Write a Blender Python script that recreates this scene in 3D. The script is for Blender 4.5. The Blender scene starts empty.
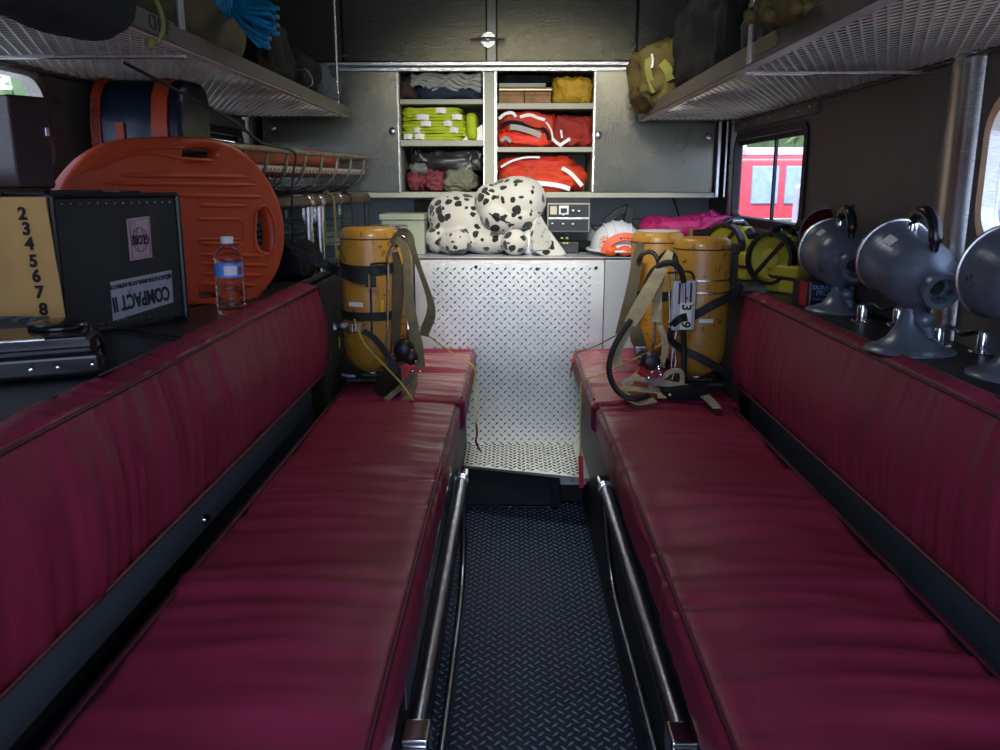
import bpy, bmesh, math, random
from mathutils import Vector, Matrix, Euler, noise
random.seed(7)
PI = math.pi
COL = bpy.context.scene.collection
# ---------------------------------------------------------------- camera geometry (used to survey the photograph)
FPX = 850.0; HC = 1.15
PITCH = math.atan(191/FPX); YAW = math.atan(13*math.cos(PITCH)/FPX)
_cp, _sp, _cy, _sy = math.cos(PITCH), math.sin(PITCH), math.cos(YAW), math.sin(YAW)
FW = Vector((-_sy*_cp, _cy*_cp, -_sp)); RT = Vector((_cy, _sy, 0)); UP = Vector((-_sy*_sp, _cy*_sp, _cp))
EYE = Vector((0, 0, HC))
def at(px, py, x=None, y=None, z=None):
    d = FW + RT*((px-500)/FPX) + UP*((375-py)/FPX)
    t = x/d.x if x is not None else (y/d.y if y is not None else (z-HC)/d.z)
    return EYE + d*t
def atp(px, py, P, n):
    d = FW + RT*((px-500)/FPX) + UP*((375-py)/FPX)
    t = (P-EYE).dot(n)/d.dot(n)
    return EYE + d*t
# ---------------------------------------------------------------- materials
MATS = {}
def mat(name, col, rough=.5, metal=0., var=.15, vs=8., bump=0., bs=40., coat=0., spec=.5, dirt=None, ds=5., dl=.55, bstretch=None, sheen=0.):
    if name in MATS: return MATS[name]
    m = bpy.data.materials.new(name); m.use_nodes = True
    nt = m.node_tree; b = nt.nodes['Principled BSDF']; L = nt.links.new
    tc = nt.nodes.new('ShaderNodeTexCoord')
    n = nt.nodes.new('ShaderNodeTexNoise'); n.inputs['Scale'].default_value = vs; n.inputs['Detail'].default_value = 5
    L(tc.outputs['Object'], n.inputs['Vector'])
    r = nt.nodes.new('ShaderNodeValToRGB')
    c = Vector(col)
    r.color_ramp.elements[0].position = .3; r.color_ramp.elements[1].position = .7
    r.color_ramp.elements[0].color = (*(c*(1-var)), 1); r.color_ramp.elements[1].color = (*(c*(1+var)), 1)
    L(n.outputs['Fac'], r.inputs['Fac'])
    out = r.outputs['Color']
    if dirt:
        n2 = nt.nodes.new('ShaderNodeTexNoise'); n2.inputs['Scale'].default_value = ds; n2.inputs['Detail'].default_value = 8; n2.inputs['Roughness'].default_value = .7
        L(tc.outputs['Object'], n2.inputs['Vector'])
        r2 = nt.nodes.new('ShaderNodeValToRGB'); r2.color_ramp.elements[0].position = dl; r2.color_ramp.elements[1].position = dl+.06
        L(n2.outputs['Fac'], r2.inputs['Fac'])
        mx = nt.nodes.new('ShaderNodeMix'); mx.data_type = 'RGBA'
        L(r2.outputs['Color'], mx.inputs[0]); L(out, mx.inputs[6]); mx.inputs[7].default_value = (*dirt, 1)
        out = mx.outputs[2]
    L(out, b.inputs['Base Color'])
    b.inputs['Roughness'].default_value = rough; b.inputs['Metallic'].default_value = metal
    b.inputs['Coat Weight'].default_value = coat; b.inputs['Specular IOR Level'].default_value = spec
    b.inputs['Sheen Weight'].default_value = sheen
    if bump:
        bn = nt.nodes.new('ShaderNodeBump'); bn.inputs['Strength'].default_value = bump; bn.inputs['Distance'].default_value = .01
        n3 = nt.nodes.new('ShaderNodeTexNoise'); n3.inputs['Scale'].default_value = bs; n3.inputs['Detail'].default_value = 4
        if bstretch:
            mp = nt.nodes.new('ShaderNodeMapping'); mp.inputs['Scale'].default_value = bstretch
            L(tc.outputs['Object'], mp.inputs['Vector']); L(mp.outputs['Vector'], n3.inputs['Vector'])
        else: L(tc.outputs['Object'], n3.inputs['Vector'])
        L(n3.outputs['Fac'], bn.inputs['Height']); L(bn.outputs['Normal'], b.inputs['Normal'])
    MATS[name] = m
    return m
def glass_mat(name, col=(1,1,1), rough=0., ior=1.45):
    m = bpy.data.materials.new(name); m.use_nodes = True
    b = m.node_tree.nodes['Principled BSDF']
    b.inputs['Base Color'].default_value = (*col, 1); b.inputs['Roughness'].default_value = rough
    b.inputs['Transmission Weight'].default_value = 1; b.inputs['IOR'].default_value = ior
    MATS[name] = m; return m
def brushed(name, col, rough, stretch=(1, 1, 30), wear=.1):
    m = mat(name, col, rough, 1., var=.12, vs=3, bump=.15, bs=30, bstretch=stretch)
    nt = m.node_tree; b = nt.nodes['Principled BSDF']
    n = nt.nodes.new('ShaderNodeTexNoise'); n.inputs['Scale'].default_value = 6; n.inputs['Detail'].default_value = 6
    tc = nt.nodes.new('ShaderNodeTexCoord'); nt.links.new(tc.outputs['Object'], n.inputs['Vector'])
    mr = nt.nodes.new('ShaderNodeMapRange'); mr.inputs[3].default_value = rough-wear; mr.inputs[4].default_value = rough+wear
    nt.links.new(n.outputs['Fac'], mr.inputs[0]); nt.links.new(mr.outputs[0], b.inputs['Roughness'])
    return m
VINYL = mat('maroon_vinyl', (.235,.022,.054), .42, var=.14, vs=7, bump=.08, bs=180, spec=.24, coat=.0)
PIPING = mat('piping_vinyl', (.075,.006,.017), .5)
FLOORM = mat('floor_dark_finish', (.020,.030,.050), .6, .0, spec=.25, var=.2, vs=6, bump=.1, bs=40)
LUGF = mat('floor_lug_glint', (.24,.31,.44), .4, .0, var=.2, vs=5)  # doorway glints on the lugs put into a paler, bluer colour
LUGP = brushed('shaded_plate_lug', (.42,.47,.54), .25)  # plate metal darkened on the lugs, their shading put into the colour
PLATE = brushed('aluminium_tread', (.66,.67,.64), .40)
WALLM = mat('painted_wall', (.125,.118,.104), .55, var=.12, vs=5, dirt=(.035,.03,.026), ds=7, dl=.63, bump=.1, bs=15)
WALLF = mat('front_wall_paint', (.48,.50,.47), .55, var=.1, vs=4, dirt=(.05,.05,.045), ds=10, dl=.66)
GREY = mat('side_panel_paint', (.10,.115,.13), .5, var=.12, vs=9, dirt=(.03,.032,.035), ds=22, dl=.66)
CEIL = mat('ceiling_paint', (.035,.035,.033), .5, var=.2)
CABM = mat('cabinet_paint', (.40,.41,.33), .45, var=.08, vs=6, dirt=(.06,.06,.05), ds=20, dl=.68)
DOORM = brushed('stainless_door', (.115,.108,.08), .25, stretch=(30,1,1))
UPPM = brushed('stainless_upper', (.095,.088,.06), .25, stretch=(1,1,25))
STEEL = brushed('polished_steel', (.62,.62,.60), .25)
RACKM = mat('rack_aluminium', (.80,.79,.75), .38, .2, var=.1)
BEAM = mat('rack_beam_paint', (.13,.122,.11), .42, .5, var=.15, vs=12, bump=.1, bs=30)
CHROME = mat('chrome', (.78,.8,.84), .12, 1., var=.05)
BLACK = mat('black_plastic', (.012,.012,.014), .42, var=.2)
BLACKG = mat('black_gloss', (.010,.010,.012), .24, var=.1, coat=.2)
RUBBER = mat('black_rubber', (.010,.010,.011), .6, var=.2)
DARKF = mat('dark_fabric', (.008,.009,.011), .85, spec=.2, var=.3, vs=20, bump=.3, bs=60)
NAVY = mat('navy_fabric', (.012,.022,.05), .8, var=.3, vs=15, bump=.3, bs=60)
SLATE = mat('slate_fabric', (.05,.065,.085), .8, var=.25, vs=12, bump=.3, bs=50)
YTANK = mat('yellow_tank_paint', (.42,.21,.028), .38, var=.14, vs=7, dirt=(.045,.025,.012), ds=48, dl=.575, bump=.08, bs=30, coat=.1)
YTAG = mat('yellow_tape', (.62,.42,.02), .5)
OLIVE = mat('olive_webbing', (.17,.145,.075), .85, var=.2, vs=30, bump=.4, bs=160)
TANWEB = mat('tan_webbing', (.44,.37,.21), .85, var=.18, vs=30, bump=.4, bs=160)
DKOL = mat('dark_olive_webbing', (.085,.07,.04), .85, var=.2, vs=30, bump=.4, bs=160)
WEB = mat('black_webbing', (.010,.010,.013), .65, var=.2, vs=30, bump=.3, bs=150)
ORANGE = mat('orange_plastic', (.50,.060,.014), .42, var=.10, vs=8, bump=.12, bs=160)
HORANGE = mat('helmet_orange', (.75,.10,.02), .45, var=.1)
LIME = mat('hi_vis_lime', (.42,.52,.012), .7, var=.15, vs=20, bump=.2, bs=30)
REFL = mat('silver_reflective', (.80,.80,.80), .45, var=.05)
REDF = mat('red_orange_fabric', (.55,.030,.010), .7, var=.25, vs=9, bump=.3, bs=25)
REDD = mat('deep_red_fabric', (.30,.018,.010), .72, var=.3, vs=9, bump=.3, bs=25)
YELF = mat('yellow_fabric', (.55,.33,.02), .65, var=.2, vs=10, bump=.3, bs=25)
GREYF = mat('grey_fabric', (.33,.35,.33), .7, var=.2, vs=10, bump=.3, bs=30)
GREYG = mat('sage_fabric', (.17,.17,.12), .8, var=.2, vs=10, bump=.3, bs=30)
BROWNF = mat('brown_fabric', (.05,.025,.015), .8, var=.2)
CARD = mat('cardboard', (.30,.17,.075), .8, var=.25, vs=30, bump=.15, bs=60)
BOXLID = mat('copper_lid', (.35,.2,.08), .35, .6, var=.2)
TURN = mat('turnout_tan', (.13,.095,.024), .85, var=.25, vs=8, bump=.4, bs=60)
TURNY = mat('turnout_yellow', (.22,.21,.03), .7, var=.2, vs=10)
TARP = mat('khaki_canvas', (.115,.105,.05), .85, var=.25, vs=7, bump=.3, bs=60)
DKGREEN = mat('dark_teal_fabric', (.008,.016,.016), .85, var=.3, vs=10, bump=.3, bs=40)
BLUEROPE = mat('blue_rope', (.008,.24,.46), .5, var=.3, vs=60, bump=.3, bs=150)
BLUEBAG = mat('blue_bag', (.005,.015,.034), .38, var=.2, vs=6, bump=.2, bs=20)
CASEM = mat('black_case_vinyl', (.018,.018,.016), .5, var=.3, vs=6, dirt=(.045,.042,.03), ds=9, dl=.63, bump=.15, bs=120)
CASEX = mat('black_case_trim', (.008,.008,.009), .38, var=.2)
STICK = mat('sticker_pink', (.42,.30,.31), .5, var=.12, vs=14, dirt=(.16,.13,.13), ds=30, dl=.6)
STICK2 = mat('sticker_silver', (.30,.31,.34), .5, var=.15, vs=14, dirt=(.10,.10,.10), ds=26, dl=.58)
INK = mat('black_ink', (.012,.010,.012), .6)
INKR = mat('dark_red_ink', (.06,.012,.018), .6)
MANILA = mat('manila_paper', (.66,.38,.12), .75, var=.08, vs=12, bump=.3, bs=9)
MAGENTA = mat('magenta_fabric', (.42,.012,.13), .6, var=.2, vs=10, bump=.3, bs=25)
YLAMP = mat('yellow_lamp_plastic', (.42,.36,.03), .42, var=.12, vs=10, dirt=(.05,.04,.01), ds=20, dl=.68)
LAMPG = mat('grey_hammered_paint', (.13,.155,.20), .33, .3, var=.25, vs=9, dirt=(.02,.02,.024), ds=14, dl=.60, bump=.1, bs=60)
LAMPR = mat('dark_red_lens', (.06,.006,.008), .2, var=.2)
MAROONBOX = mat('maroon_metal', (.028,.008,.009), .5, var=.2, vs=6)
HELMET = mat('white_helmet', (.62,.66,.72), .3, var=.06, coat=.3)
WHITEP = mat('white_plastic', (.75,.75,.75), .4, var=.05)
BLUELAB = mat('blue_label', (.10,.30,.75), .4, var=.25, vs=40)
GREENCAB = mat('sage_metal', (.33,.36,.27), .5, var=.12, vs=6, dirt=(.07,.075,.06), ds=14, dl=.66)
BOARDOL = mat('olive_board', (.13,.12,.055), .6, var=.2, vs=10, bump=.3, bs=20, bstretch=(.3,.3,8))
PIPEB = mat('brown_pipe', (.09,.062,.048), .45, .3, var=.3, vs=20)
RUSTW = mat('worn_wire', (.30,.26,.20), .45, .7, var=.35, vs=30)
BASKO = mat('basket_orange', (.25,.06,.02), .6, var=.4, vs=12)
DARKM = mat('dark_metal', (.03,.03,.034), .5, .4, var=.2)
RAILM = brushed('rail_steel', (.30,.33,.42), .30, stretch=(1,1,1))
CORDY = mat('yellow_cord', (.50,.45,.04), .6, var=.1)
CORDG = mat('green_cord', (.012,.03,.02), .6)
REDTAG = mat('red_tag', (.40,.008,.015), .55)
BLACKIN = mat('black_interior', (.008,.008,.009), .8)
STRAPO = mat('orange_strap', (.50,.055,.012), .5, var=.15)
BATT = mat('battery_carton', (.015,.017,.03), .3, coat=.3)
COPPER = mat('copper_ink', (.30,.13,.04), .5)
LINK = mat('blue_ink', (.18,.30,.50), .5)
GLASS = glass_mat('window_glass', (.95,.97,1), 0.0, 1.05)
WATERG = glass_mat('bottle_plastic', (.93,.96,1), .03, 1.2)
PLBAG = glass_mat('clear_plastic', (.95,.95,.95), .25, 1.15)
# dalmatian plush: white fur with black blotches
def plush_mat():
    m = bpy.data.materials.new('dalmatian_plush'); m.use_nodes = True; nt = m.node_tree; L = nt.links.new
    b = nt.nodes['Principled BSDF']; b.inputs['Roughness'].default_value = .95; b.inputs['Sheen Weight'].default_value = .3
    tc = nt.nodes.new('ShaderNodeTexCoord')
    nz = nt.nodes.new('ShaderNodeTexNoise'); nz.inputs['Scale'].default_value = 18
    L(tc.outputs['Object'], nz.inputs['Vector'])
    ad = nt.nodes.new('ShaderNodeMix'); ad.data_type = 'VECTOR'; ad.inputs[0].default_value = .04
    L(tc.outputs['Object'], ad.inputs[4]); L(nz.outputs['Color'], ad.inputs[5])
    v = nt.nodes.new('ShaderNodeTexVoronoi'); v.inputs['Scale'].default_value = 29; v.inputs['Randomness'].default_value = .85
    L(ad.outputs[1], v.inputs['Vector'])
    sep = nt.nodes.new('ShaderNodeSeparateColor'); L(v.outputs['Color'], sep.inputs[0])
    th = nt.nodes.new('ShaderNodeMapRange'); th.inputs[1].default_value = 0; th.inputs[2].default_value = 1; th.inputs[3].default_value = .16; th.inputs[4].default_value = .56
    L(sep.outputs[0], th.inputs[0])
    sub = nt.nodes.new('ShaderNodeMath'); sub.operation = 'SUBTRACT'; L(v.outputs['Distance'], sub.inputs[0]); L(th.outputs[0], sub.inputs[1])
    r = nt.nodes.new('ShaderNodeValToRGB'); r.color_ramp.elements[0].position = .0; r.color_ramp.elements[1].position = .05
    r.color_ramp.elements[0].color = (.012,.012,.013,1); r.color_ramp.elements[1].color = (.52,.51,.46,1)
    L(sub.outputs[0], r.inputs['Fac']); L(r.outputs['Color'], b.inputs['Base Color'])
    bn = nt.nodes.new('ShaderNodeBump'); bn.inputs['Strength'].default_value = .5; bn.inputs['Distance'].default_value = .004
    n3 = nt.nodes.new('ShaderNodeTexNoise'); n3.inputs['Scale'].default_value = 220; L(tc.outputs['Object'], n3.inputs['Vector'])
    L(n3.outputs['Fac'], bn.inputs['Height']); L(bn.outputs['Normal'], b.inputs['Normal'])
    MATS['dalmatian_plush'] = m; return m
PLUSH = plush_mat()
# ---------------------------------------------------------------- object helpers
ROOT = {}          # object name -> inverse world matrix of its thing
def settag(o, label=None, cat=None, group=None, kind=None):
    if label: o['label'] = label
    if cat: o['category'] = cat
    if group: o['group'] = group
    if kind: o['kind'] = kind
    return o
def thing(name, label, cat, loc, rotz=0., group=None, kind=None):
    o = bpy.data.objects.new(name, None); COL.objects.link(o)
    o.location = loc; o.rotation_euler = (0, 0, rotz); o.empty_display_size = .05
    ROOT[o.name] = (Matrix.Translation(Vector(loc)) @ Matrix.Rotation(rotz, 4, 'Z')).inverted()
    settag(o, label, cat, group, kind)
    return o
class MB:
    def __init__(s): s.v = []; s.f = []; s.flat = False
    def add(s, vs, fs):
        n = len(s.v); s.v += [Vector(p) for p in vs]; s.f += [tuple(i+n for i in f) for f in fs]; return s
    def box(s, c, d, rot=None, M=None):
        h = [Vector((x*d[0]/2, y*d[1]/2, z*d[2]/2)) for x in (-1,1) for y in (-1,1) for z in (-1,1)]
        R = Euler(rot).to_matrix() if rot else Matrix.Identity(3)
        h = [R @ p + Vector(c) for p in h]
        if M: h = [M @ p for p in h]
        return s.add(h, [(0,1,3,2),(4,6,7,5),(0,4,5,1),(2,3,7,6),(0,2,6,4),(1,5,7,3)])
    def bb(s, x0, x1, y0, y1, z0, z1): return s.box(((x0+x1)/2,(y0+y1)/2,(z0+z1)/2), (abs(x1-x0),abs(y1-y0),abs(z1-z0)))
    def tube(s, pts, r, n=8, closed=False, caps=True, squash=None):
        pts = [Vector(p) for p in pts]; m = len(pts)
        rr = r if isinstance(r, (list, tuple)) else [r]*m
        up = None; rings = []
        for i, p in enumerate(pts):
            if closed: t = pts[(i+1) % m]-pts[i-1]
            else: t = pts[min(i+1, m-1)]-pts[max(i-1, 0)]
            if t.length < 1e-9: t = Vector((0,0,1))
            t.normalize()
            if up is None:
                up = Vector((0,0,1)) if abs(t.z) < .9 else Vector((1,0,0))
            a = t.cross(up)
            if a.length < 1e-6: a = t.orthogonal()
            a.normalize(); b = a.cross(t).normalized(); up = b
            k = squash or 1
            rings.append([p + a*math.cos(2*PI*j/n)*rr[i] + b*math.sin(2*PI*j/n)*rr[i]*k for j in range(n)])
        vs = [q for g in rings for q in g]; fs = []
        for i in range(m if closed else m-1):
            for j in range(n):
                a0 = i*n+j; a1 = i*n+(j+1) % n; b0 = ((i+1) % m)*n+j; b1 = ((i+1) % m)*n+(j+1) % n
                fs.append((a0, a1, b1, b0))
        if not closed and caps: fs += [tuple(range(n)), tuple(reversed(range((m-1)*n, m*n)))]
        return s.add(vs, fs)
    def lathe(s, prof, o=(0,0,0), axis=(0,0,1), n=32, ring=False):
        ax = Vector(axis).normalized(); q = Vector((0,0,1)).rotation_difference(ax); o = Vector(o); vs = []; fs = []
        m = len(prof)
        for r, z in prof:
            for j in range(n):
                vs.append(o + q @ Vector((r*math.cos(2*PI*j/n), r*math.sin(2*PI*j/n), z)))
        for i in range(m-1):
            for j in range(n):
                fs.append((i*n+j, i*n+(j+1) % n, (i+1)*n+(j+1) % n, (i+1)*n+j))
        if ring:
            for j in range(n): fs.append(((m-1)*n+j, (m-1)*n+(j+1) % n, (j+1) % n, j))
            return s.add(vs, fs)
        if prof[0][0] > 1e-6: fs.append(tuple(reversed(range(n))))
        if prof[-1][0] > 1e-6: fs.append(tuple(range((m-1)*n, m*n)))
        return s.add(vs, fs)
    def cyl(s, a, b, r, n=16):
        a = Vector(a); b = Vector(b); return s.lathe([(r,0),(r,(b-a).length)], a, b-a, n)
    def ribbon(s, pts, w, t=.002, nrm=(0,-1,0)):
        """flat strap; nrm is the direction its broad face looks (one, or one per point)"""
        pts = [Vector(p) for p in pts]; m = len(pts); vs = []; fs = []
        for i, p in enumerate(pts):
            tg = (pts[min(i+1,m-1)]-pts[max(i-1,0)]).normalized()
            nn = Vector(nrm[i]) if isinstance(nrm, list) else Vector(nrm)
            sd = tg.cross(nn)
            if sd.length < 1e-4: sd = tg.orthogonal()
            sd.normalize(); nn = sd.cross(tg).normalized()
            ww = w[i] if isinstance(w, (list,tuple)) else w
            vs += [p-sd*ww/2-nn*t/2, p+sd*ww/2-nn*t/2, p+sd*ww/2+nn*t/2, p-sd*ww/2+nn*t/2]
        for i in range(m-1):
            for j in range(4): fs.append((i*4+j, i*4+(j+1)%4, (i+1)*4+(j+1)%4, (i+1)*4+j))
        fs += [(3,2,1,0), tuple((m-1)*4+k for k in range(4))]
        return s.add(vs, fs)
    def prism(s, poly, M, t):
        """poly in the xy plane of M, extruded along M's z from 0 to t"""
        n = len(poly)
        vs = [M @ Vector((x,y,0)) for x,y in poly] + [M @ Vector((x,y,t)) for x,y in poly]
        fs = [tuple(reversed(range(n))), tuple(range(n,2*n))] + [(i,(i+1)%n,n+(i+1)%n,n+i) for i in range(n)]
        return s.add(vs, fs)
    def ell(s, c, r, rot=None, n=16, m=10):
        R = Euler(rot).to_matrix() if rot else Matrix.Identity(3); c = Vector(c); vs = []; fs = []
        for i in range(m+1):
            a = PI*i/m
            for j in range(n):
                b = 2*PI*j/n
                vs.append(c + R @ Vector((r[0]*math.sin(a)*math.cos(b), r[1]*math.sin(a)*math.sin(b), r[2]*math.cos(a))))
        for i in range(m):
            for j in range(n): fs.append((i*n+j, (i+1)*n+j, (i+1)*n+(j+1)%n, i*n+(j+1)%n))
        return s.add(vs, fs)
    def loft(s, rings, caps=True, closed=False):
        n = len(rings[0]); m = len(rings); vs = [p for g in rings for p in g]; fs = []
        for i in range(m-1 if not closed else m):
            for j in range(n): fs.append((i*n+j, i*n+(j+1)%n, ((i+1)%m)*n+(j+1)%n, ((i+1)%m)*n+j))
        if caps and not closed: fs += [tuple(reversed(range(n))), tuple(range((m-1)*n, m*n))]
        return s.add(vs, fs)
    def disp(s, amp, freq, seed=0):
        for i, p in enumerate(s.v):
            q = p*freq + Vector((seed*3.1, seed*7.7, seed))
            s.v[i] = p + Vector((noise.noise(q), noise.noise(q+Vector((31,0,0))), noise.noise(q+Vector((0,57,0)))))*amp
        return s
    def build(s, name, m, parent=None, bevel=0., sub=0, smooth=True, local=False, ang=35, remesh=0., seg=2, label=None):
        me = bpy.data.meshes.new(name)
        vs = s.v
        if parent is not None and not local:
            iv = ROOT[parent.name]; vs = [iv @ p for p in vs]
        me.from_pydata([tuple(p) for p in vs], [], s.f); me.update()
        bm = bmesh.new(); bm.from_mesh(me)
        bmesh.ops.remove_doubles(bm, verts=bm.verts, dist=1e-6); bmesh.ops.recalc_face_normals(bm, faces=bm.faces)
        bm.to_mesh(me); bm.free()
        me.materials.append(m)
        o = bpy.data.objects.new(name, me); COL.objects.link(o)
        if smooth:
            me.shade_smooth()
            if not remesh and ang < 180: me.set_sharp_from_angle(angle=math.radians(ang))
        if remesh:
            md = o.modifiers.new('remesh', 'REMESH'); md.mode = 'VOXEL'; md.voxel_size = remesh; md.use_smooth_shade = True
            md = o.modifiers.new('smooth', 'SMOOTH'); md.factor = .5; md.iterations = 4
        if bevel:
            md = o.modifiers.new('bevel', 'BEVEL'); md.width = bevel; md.segments = seg; md.limit_method = 'ANGLE'; md.angle_limit = math.radians(40); md.harden_normals = True
        if sub:
            md = o.modifiers.new('sub', 'SUBSURF'); md.levels = sub; md.render_levels = sub
        if parent is not None:
            o.parent = parent; ROOT[o.name] = Matrix.Identity(4) if local else ROOT[parent.name]
        else: ROOT[o.name] = Matrix.Identity(4)
        if label: o['label'] = label
        return o
def struct(o): o['kind'] = 'structure'; return o
def text(name, body, size, M, m, parent, ext=.0006, stretch=1., bold=0.):
    cu = bpy.data.curves.new(name, 'FONT'); cu.body = body; cu.size = size; cu.extrude = ext; cu.align_x = 'CENTER'; cu.align_y = 'CENTER'; cu.offset = bold; cu.resolution_u = 4
    t = bpy.data.objects.new('tmp', cu); COL.objects.link(t)
    bpy.context.view_layer.update()
    me = bpy.data.meshes.new_from_object(t.evaluated_get(bpy.context.evaluated_depsgraph_get()))
    bpy.data.objects.remove(t)
    iv = ROOT[parent.name]
    me.transform(iv @ M @ Matrix.Diagonal((stretch,1,1,1)))
    me.materials.clear(); me.materials.append(m); me.name = name
    o = bpy.data.objects.new(name, me); COL.objects.link(o); o.parent = parent; ROOT[o.name] = iv
    return o
def plate(name, outer, holes, M, th, bevel, m, parent):
    """a flat sheet with rounded edges and holes, drawn in the xy plane of M, thickness th centred"""
    cu = bpy.data.curves.new(name, 'CURVE'); cu.dimensions = '2D'; cu.fill_mode = 'BOTH'; cu.extrude = max(th/2-bevel, 0); cu.bevel_depth = bevel; cu.bevel_resolution = 3; cu.offset = -bevel
    for pl in [outer]+holes:
        sp = cu.splines.new('POLY'); sp.points.add(len(pl)-1)
        for i, (x, y) in enumerate(pl): sp.points[i].co = (x, y, 0, 1)
        sp.use_cyclic_u = True
    t = bpy.data.objects.new('tmp', cu); COL.objects.link(t); bpy.context.view_layer.update()
    me = bpy.data.meshes.new_from_object(t.evaluated_get(bpy.context.evaluated_depsgraph_get())); bpy.data.objects.remove(t)
    iv = ROOT[parent.name] if parent else Matrix.Identity(4)
    me.transform(iv @ M); me.materials.clear(); me.materials.append(m); me.name = name
    me.shade_smooth(); me.set_sharp_from_angle(angle=math.radians(40))
    o = bpy.data.objects.new(name, me); COL.objects.link(o)
    if parent: o.parent = parent
    ROOT[o.name] = iv
    return o
def smooth_path(pts, k=6):
    pts = [Vector(p) for p in pts]; out = []
    for i in range(len(pts)-1):
        p0 = pts[max(i-1,0)]; p1 = pts[i]; p2 = pts[i+1]; p3 = pts[min(i+2,len(pts)-1)]
        for j in range(k):
            t = j/k
            out.append(.5*((2*p1)+(p2-p0)*t+(2*p0-5*p1+4*p2-p3)*t*t+(3*p1-p0-3*p2+p3)*t**3))
    out.append(pts[-1]); return out
def path2(pts, k=6): return [(p.x, p.y) for p in smooth_path([(x,y,0) for x,y in pts], k)]
def frame(o, xdir, ydir):
    x = Vector(xdir).normalized(); y = (Vector(ydir)-x*Vector(ydir).dot(x)).normalized(); z = x.cross(y)
    return Matrix(((x.x,y.x,z.x,o[0]),(x.y,y.y,z.y,o[1]),(x.z,y.z,z.z,o[2]),(0,0,0,1)))
def rrect(w, h, r, n=5):
    out = []
    for cx, cy, a in ((w/2-r,h/2-r,0),(-w/2+r,h/2-r,90),(-w/2+r,-h/2+r,180),(w/2-r,-h/2+r,270)):
        for i in range(n+1):
            t = math.radians(a+90*i/n); out.append((cx+r*math.cos(t), cy+r*math.sin(t)))
    return out
def lump(mb, c, d, seed=0, p=.45, amp=.012, freq=14, rotz=0., nu=36, nv=22, ridges=0., rfreq=60, rdir=(1,0,0), wr=0., wf=14.):
    """soft cloth-like superellipsoid: c centre, d full size; flat-bottomed"""
    c = Vector(c); R = Matrix.Rotation(rotz, 3, 'Z'); rd = Vector(rdir)
    if wr: nu, nv = 88, 44
    def pw(v, e): return math.copysign(abs(v)**e, v)
    vs = []; fs = []
    for i in range(nv+1):
        a = PI*i/nv
        for j in range(nu):
            b = 2*PI*j/nu
            q = Vector((pw(math.sin(a),p)*pw(math.cos(b),p), pw(math.sin(a),p)*pw(math.sin(b),p), pw(math.cos(a),p)))
            P = Vector((q.x*d[0]/2, q.y*d[1]/2, q.z*d[2]/2))
            nn = Vector((q.x/d[0], q.y/d[1], q.z/d[2])).normalized()
            s_ = noise.noise(P*freq+Vector((seed*5.3, seed*2.1, seed)))*amp
            if ridges: s_ += ridges*abs(noise.noise(Vector((P.dot(rd)*rfreq, P.y*6+seed, P.z*9))))
            if wr:
                S = Vector((seed*1.7, seed*4.1, seed*.9)); wv_ = noise.noise_vector(P*wf*.5+S)*.9
                s_ += wr*((1-abs(noise.noise(P*wf+wv_+S))*2.4)*.6+(1-abs(noise.noise(P*wf*2.3+wv_*1.6+S*2))*2.4)*.4-.5)
            Q = P+nn*s_
            if Q.z < -d[2]/2: Q.z = -d[2]/2
            vs.append(c + R @ Q)
    for i in range(nv):
        for j in range(nu): fs.append((i*nu+j, (i+1)*nu+j, (i+1)*nu+(j+1)%nu, i*nu+(j+1)%nu))
    return mb.add(vs, fs)
def two_mats(o, n0, m):
    o.data.materials.append(m)
    for i, f in enumerate(o.data.polygons):
        if i >= n0: f.material_index = 1
    return o
def lugs(mb, o, u, v, n, nu, nv, pitch, L=.0108, W=.0032, h=.0030, keep=None):
    o = Vector(o); u = Vector(u).normalized(); v = Vector(v).normalized(); n = Vector(n).normalized()
    q = .0155; ni = int(nu*pitch/(2*q)); nj = int(nv*pitch/q)
    for i in range(ni):
        for j in range(nj):
            c = o + u*(i*2*q + (q if j % 2 else 0) + .6*q) + v*(j+.6)*q
            if keep and not keep(c): continue
            s_ = 1 if j % 2 else -1
            a = (u+v*s_).normalized(); b = (v-u*s_).normalized()
            mb.add([c-a*L, c-b*W, c+a*L, c+b*W, c-a*L*.55+n*h, c+a*L*.55+n*h],
                   [(0,1,4),(1,5,4),(1,2,5),(2,3,5),(3,4,5),(3,0,4)])
    return mb
def copy_tree(o, parent=None):
    c = o.copy(); COL.objects.link(c); c.parent = parent
    ROOT[c.name] = ROOT.get(o.name, Matrix.Identity(4))
    for ch in list(o.children): copy_tree(ch, c)
    return c
XL, XR, YF, YC, ZC, YB = -1.02, .86, 3.82, 3.45, 2.02, -.25
# ================================================================ the body of the truck
mb = MB(); mb.bb(XL-.05, XR+.08, YB, YF+.06, -.06, 0)
lugs(mb, (-.24, 1.15, 0), (1,0,0), (0,1,0), (0,0,1), 25, 76, .0240)
two_mats(struct(mb.build('floor', FLOORM, smooth=False)), 6, LUGF)
mb = MB(); mb.bb(XL-.05, XR+.08, YB, YF+.06, ZC, ZC+.05)
for y in (.5, 1.4, 2.3, 3.1): mb.bb(XL, XR, y-.02, y+.02, ZC-.03, ZC)
struct(mb.build('ceiling', CEIL))
def wall_x(name, x0, x1, holes, m):
    """side wall with rounded window openings, as a slab between x0 and x1"""
    outer = [(YB,-.0),(YF,-.0),(YF,ZC),(YB,ZC)]
    hs = [[(cy+a, cz+b) for a, b in rrect(w, h, r)] for cy, cz, w, h, r in holes]
    M = Matrix(((0,0,1,(x0+x1)/2),(1,0,0,0),(0,1,0,0),(0,0,0,1)))
    return struct(plate(name, outer, hs, M, abs(x1-x0), 0.0, m, None))
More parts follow.
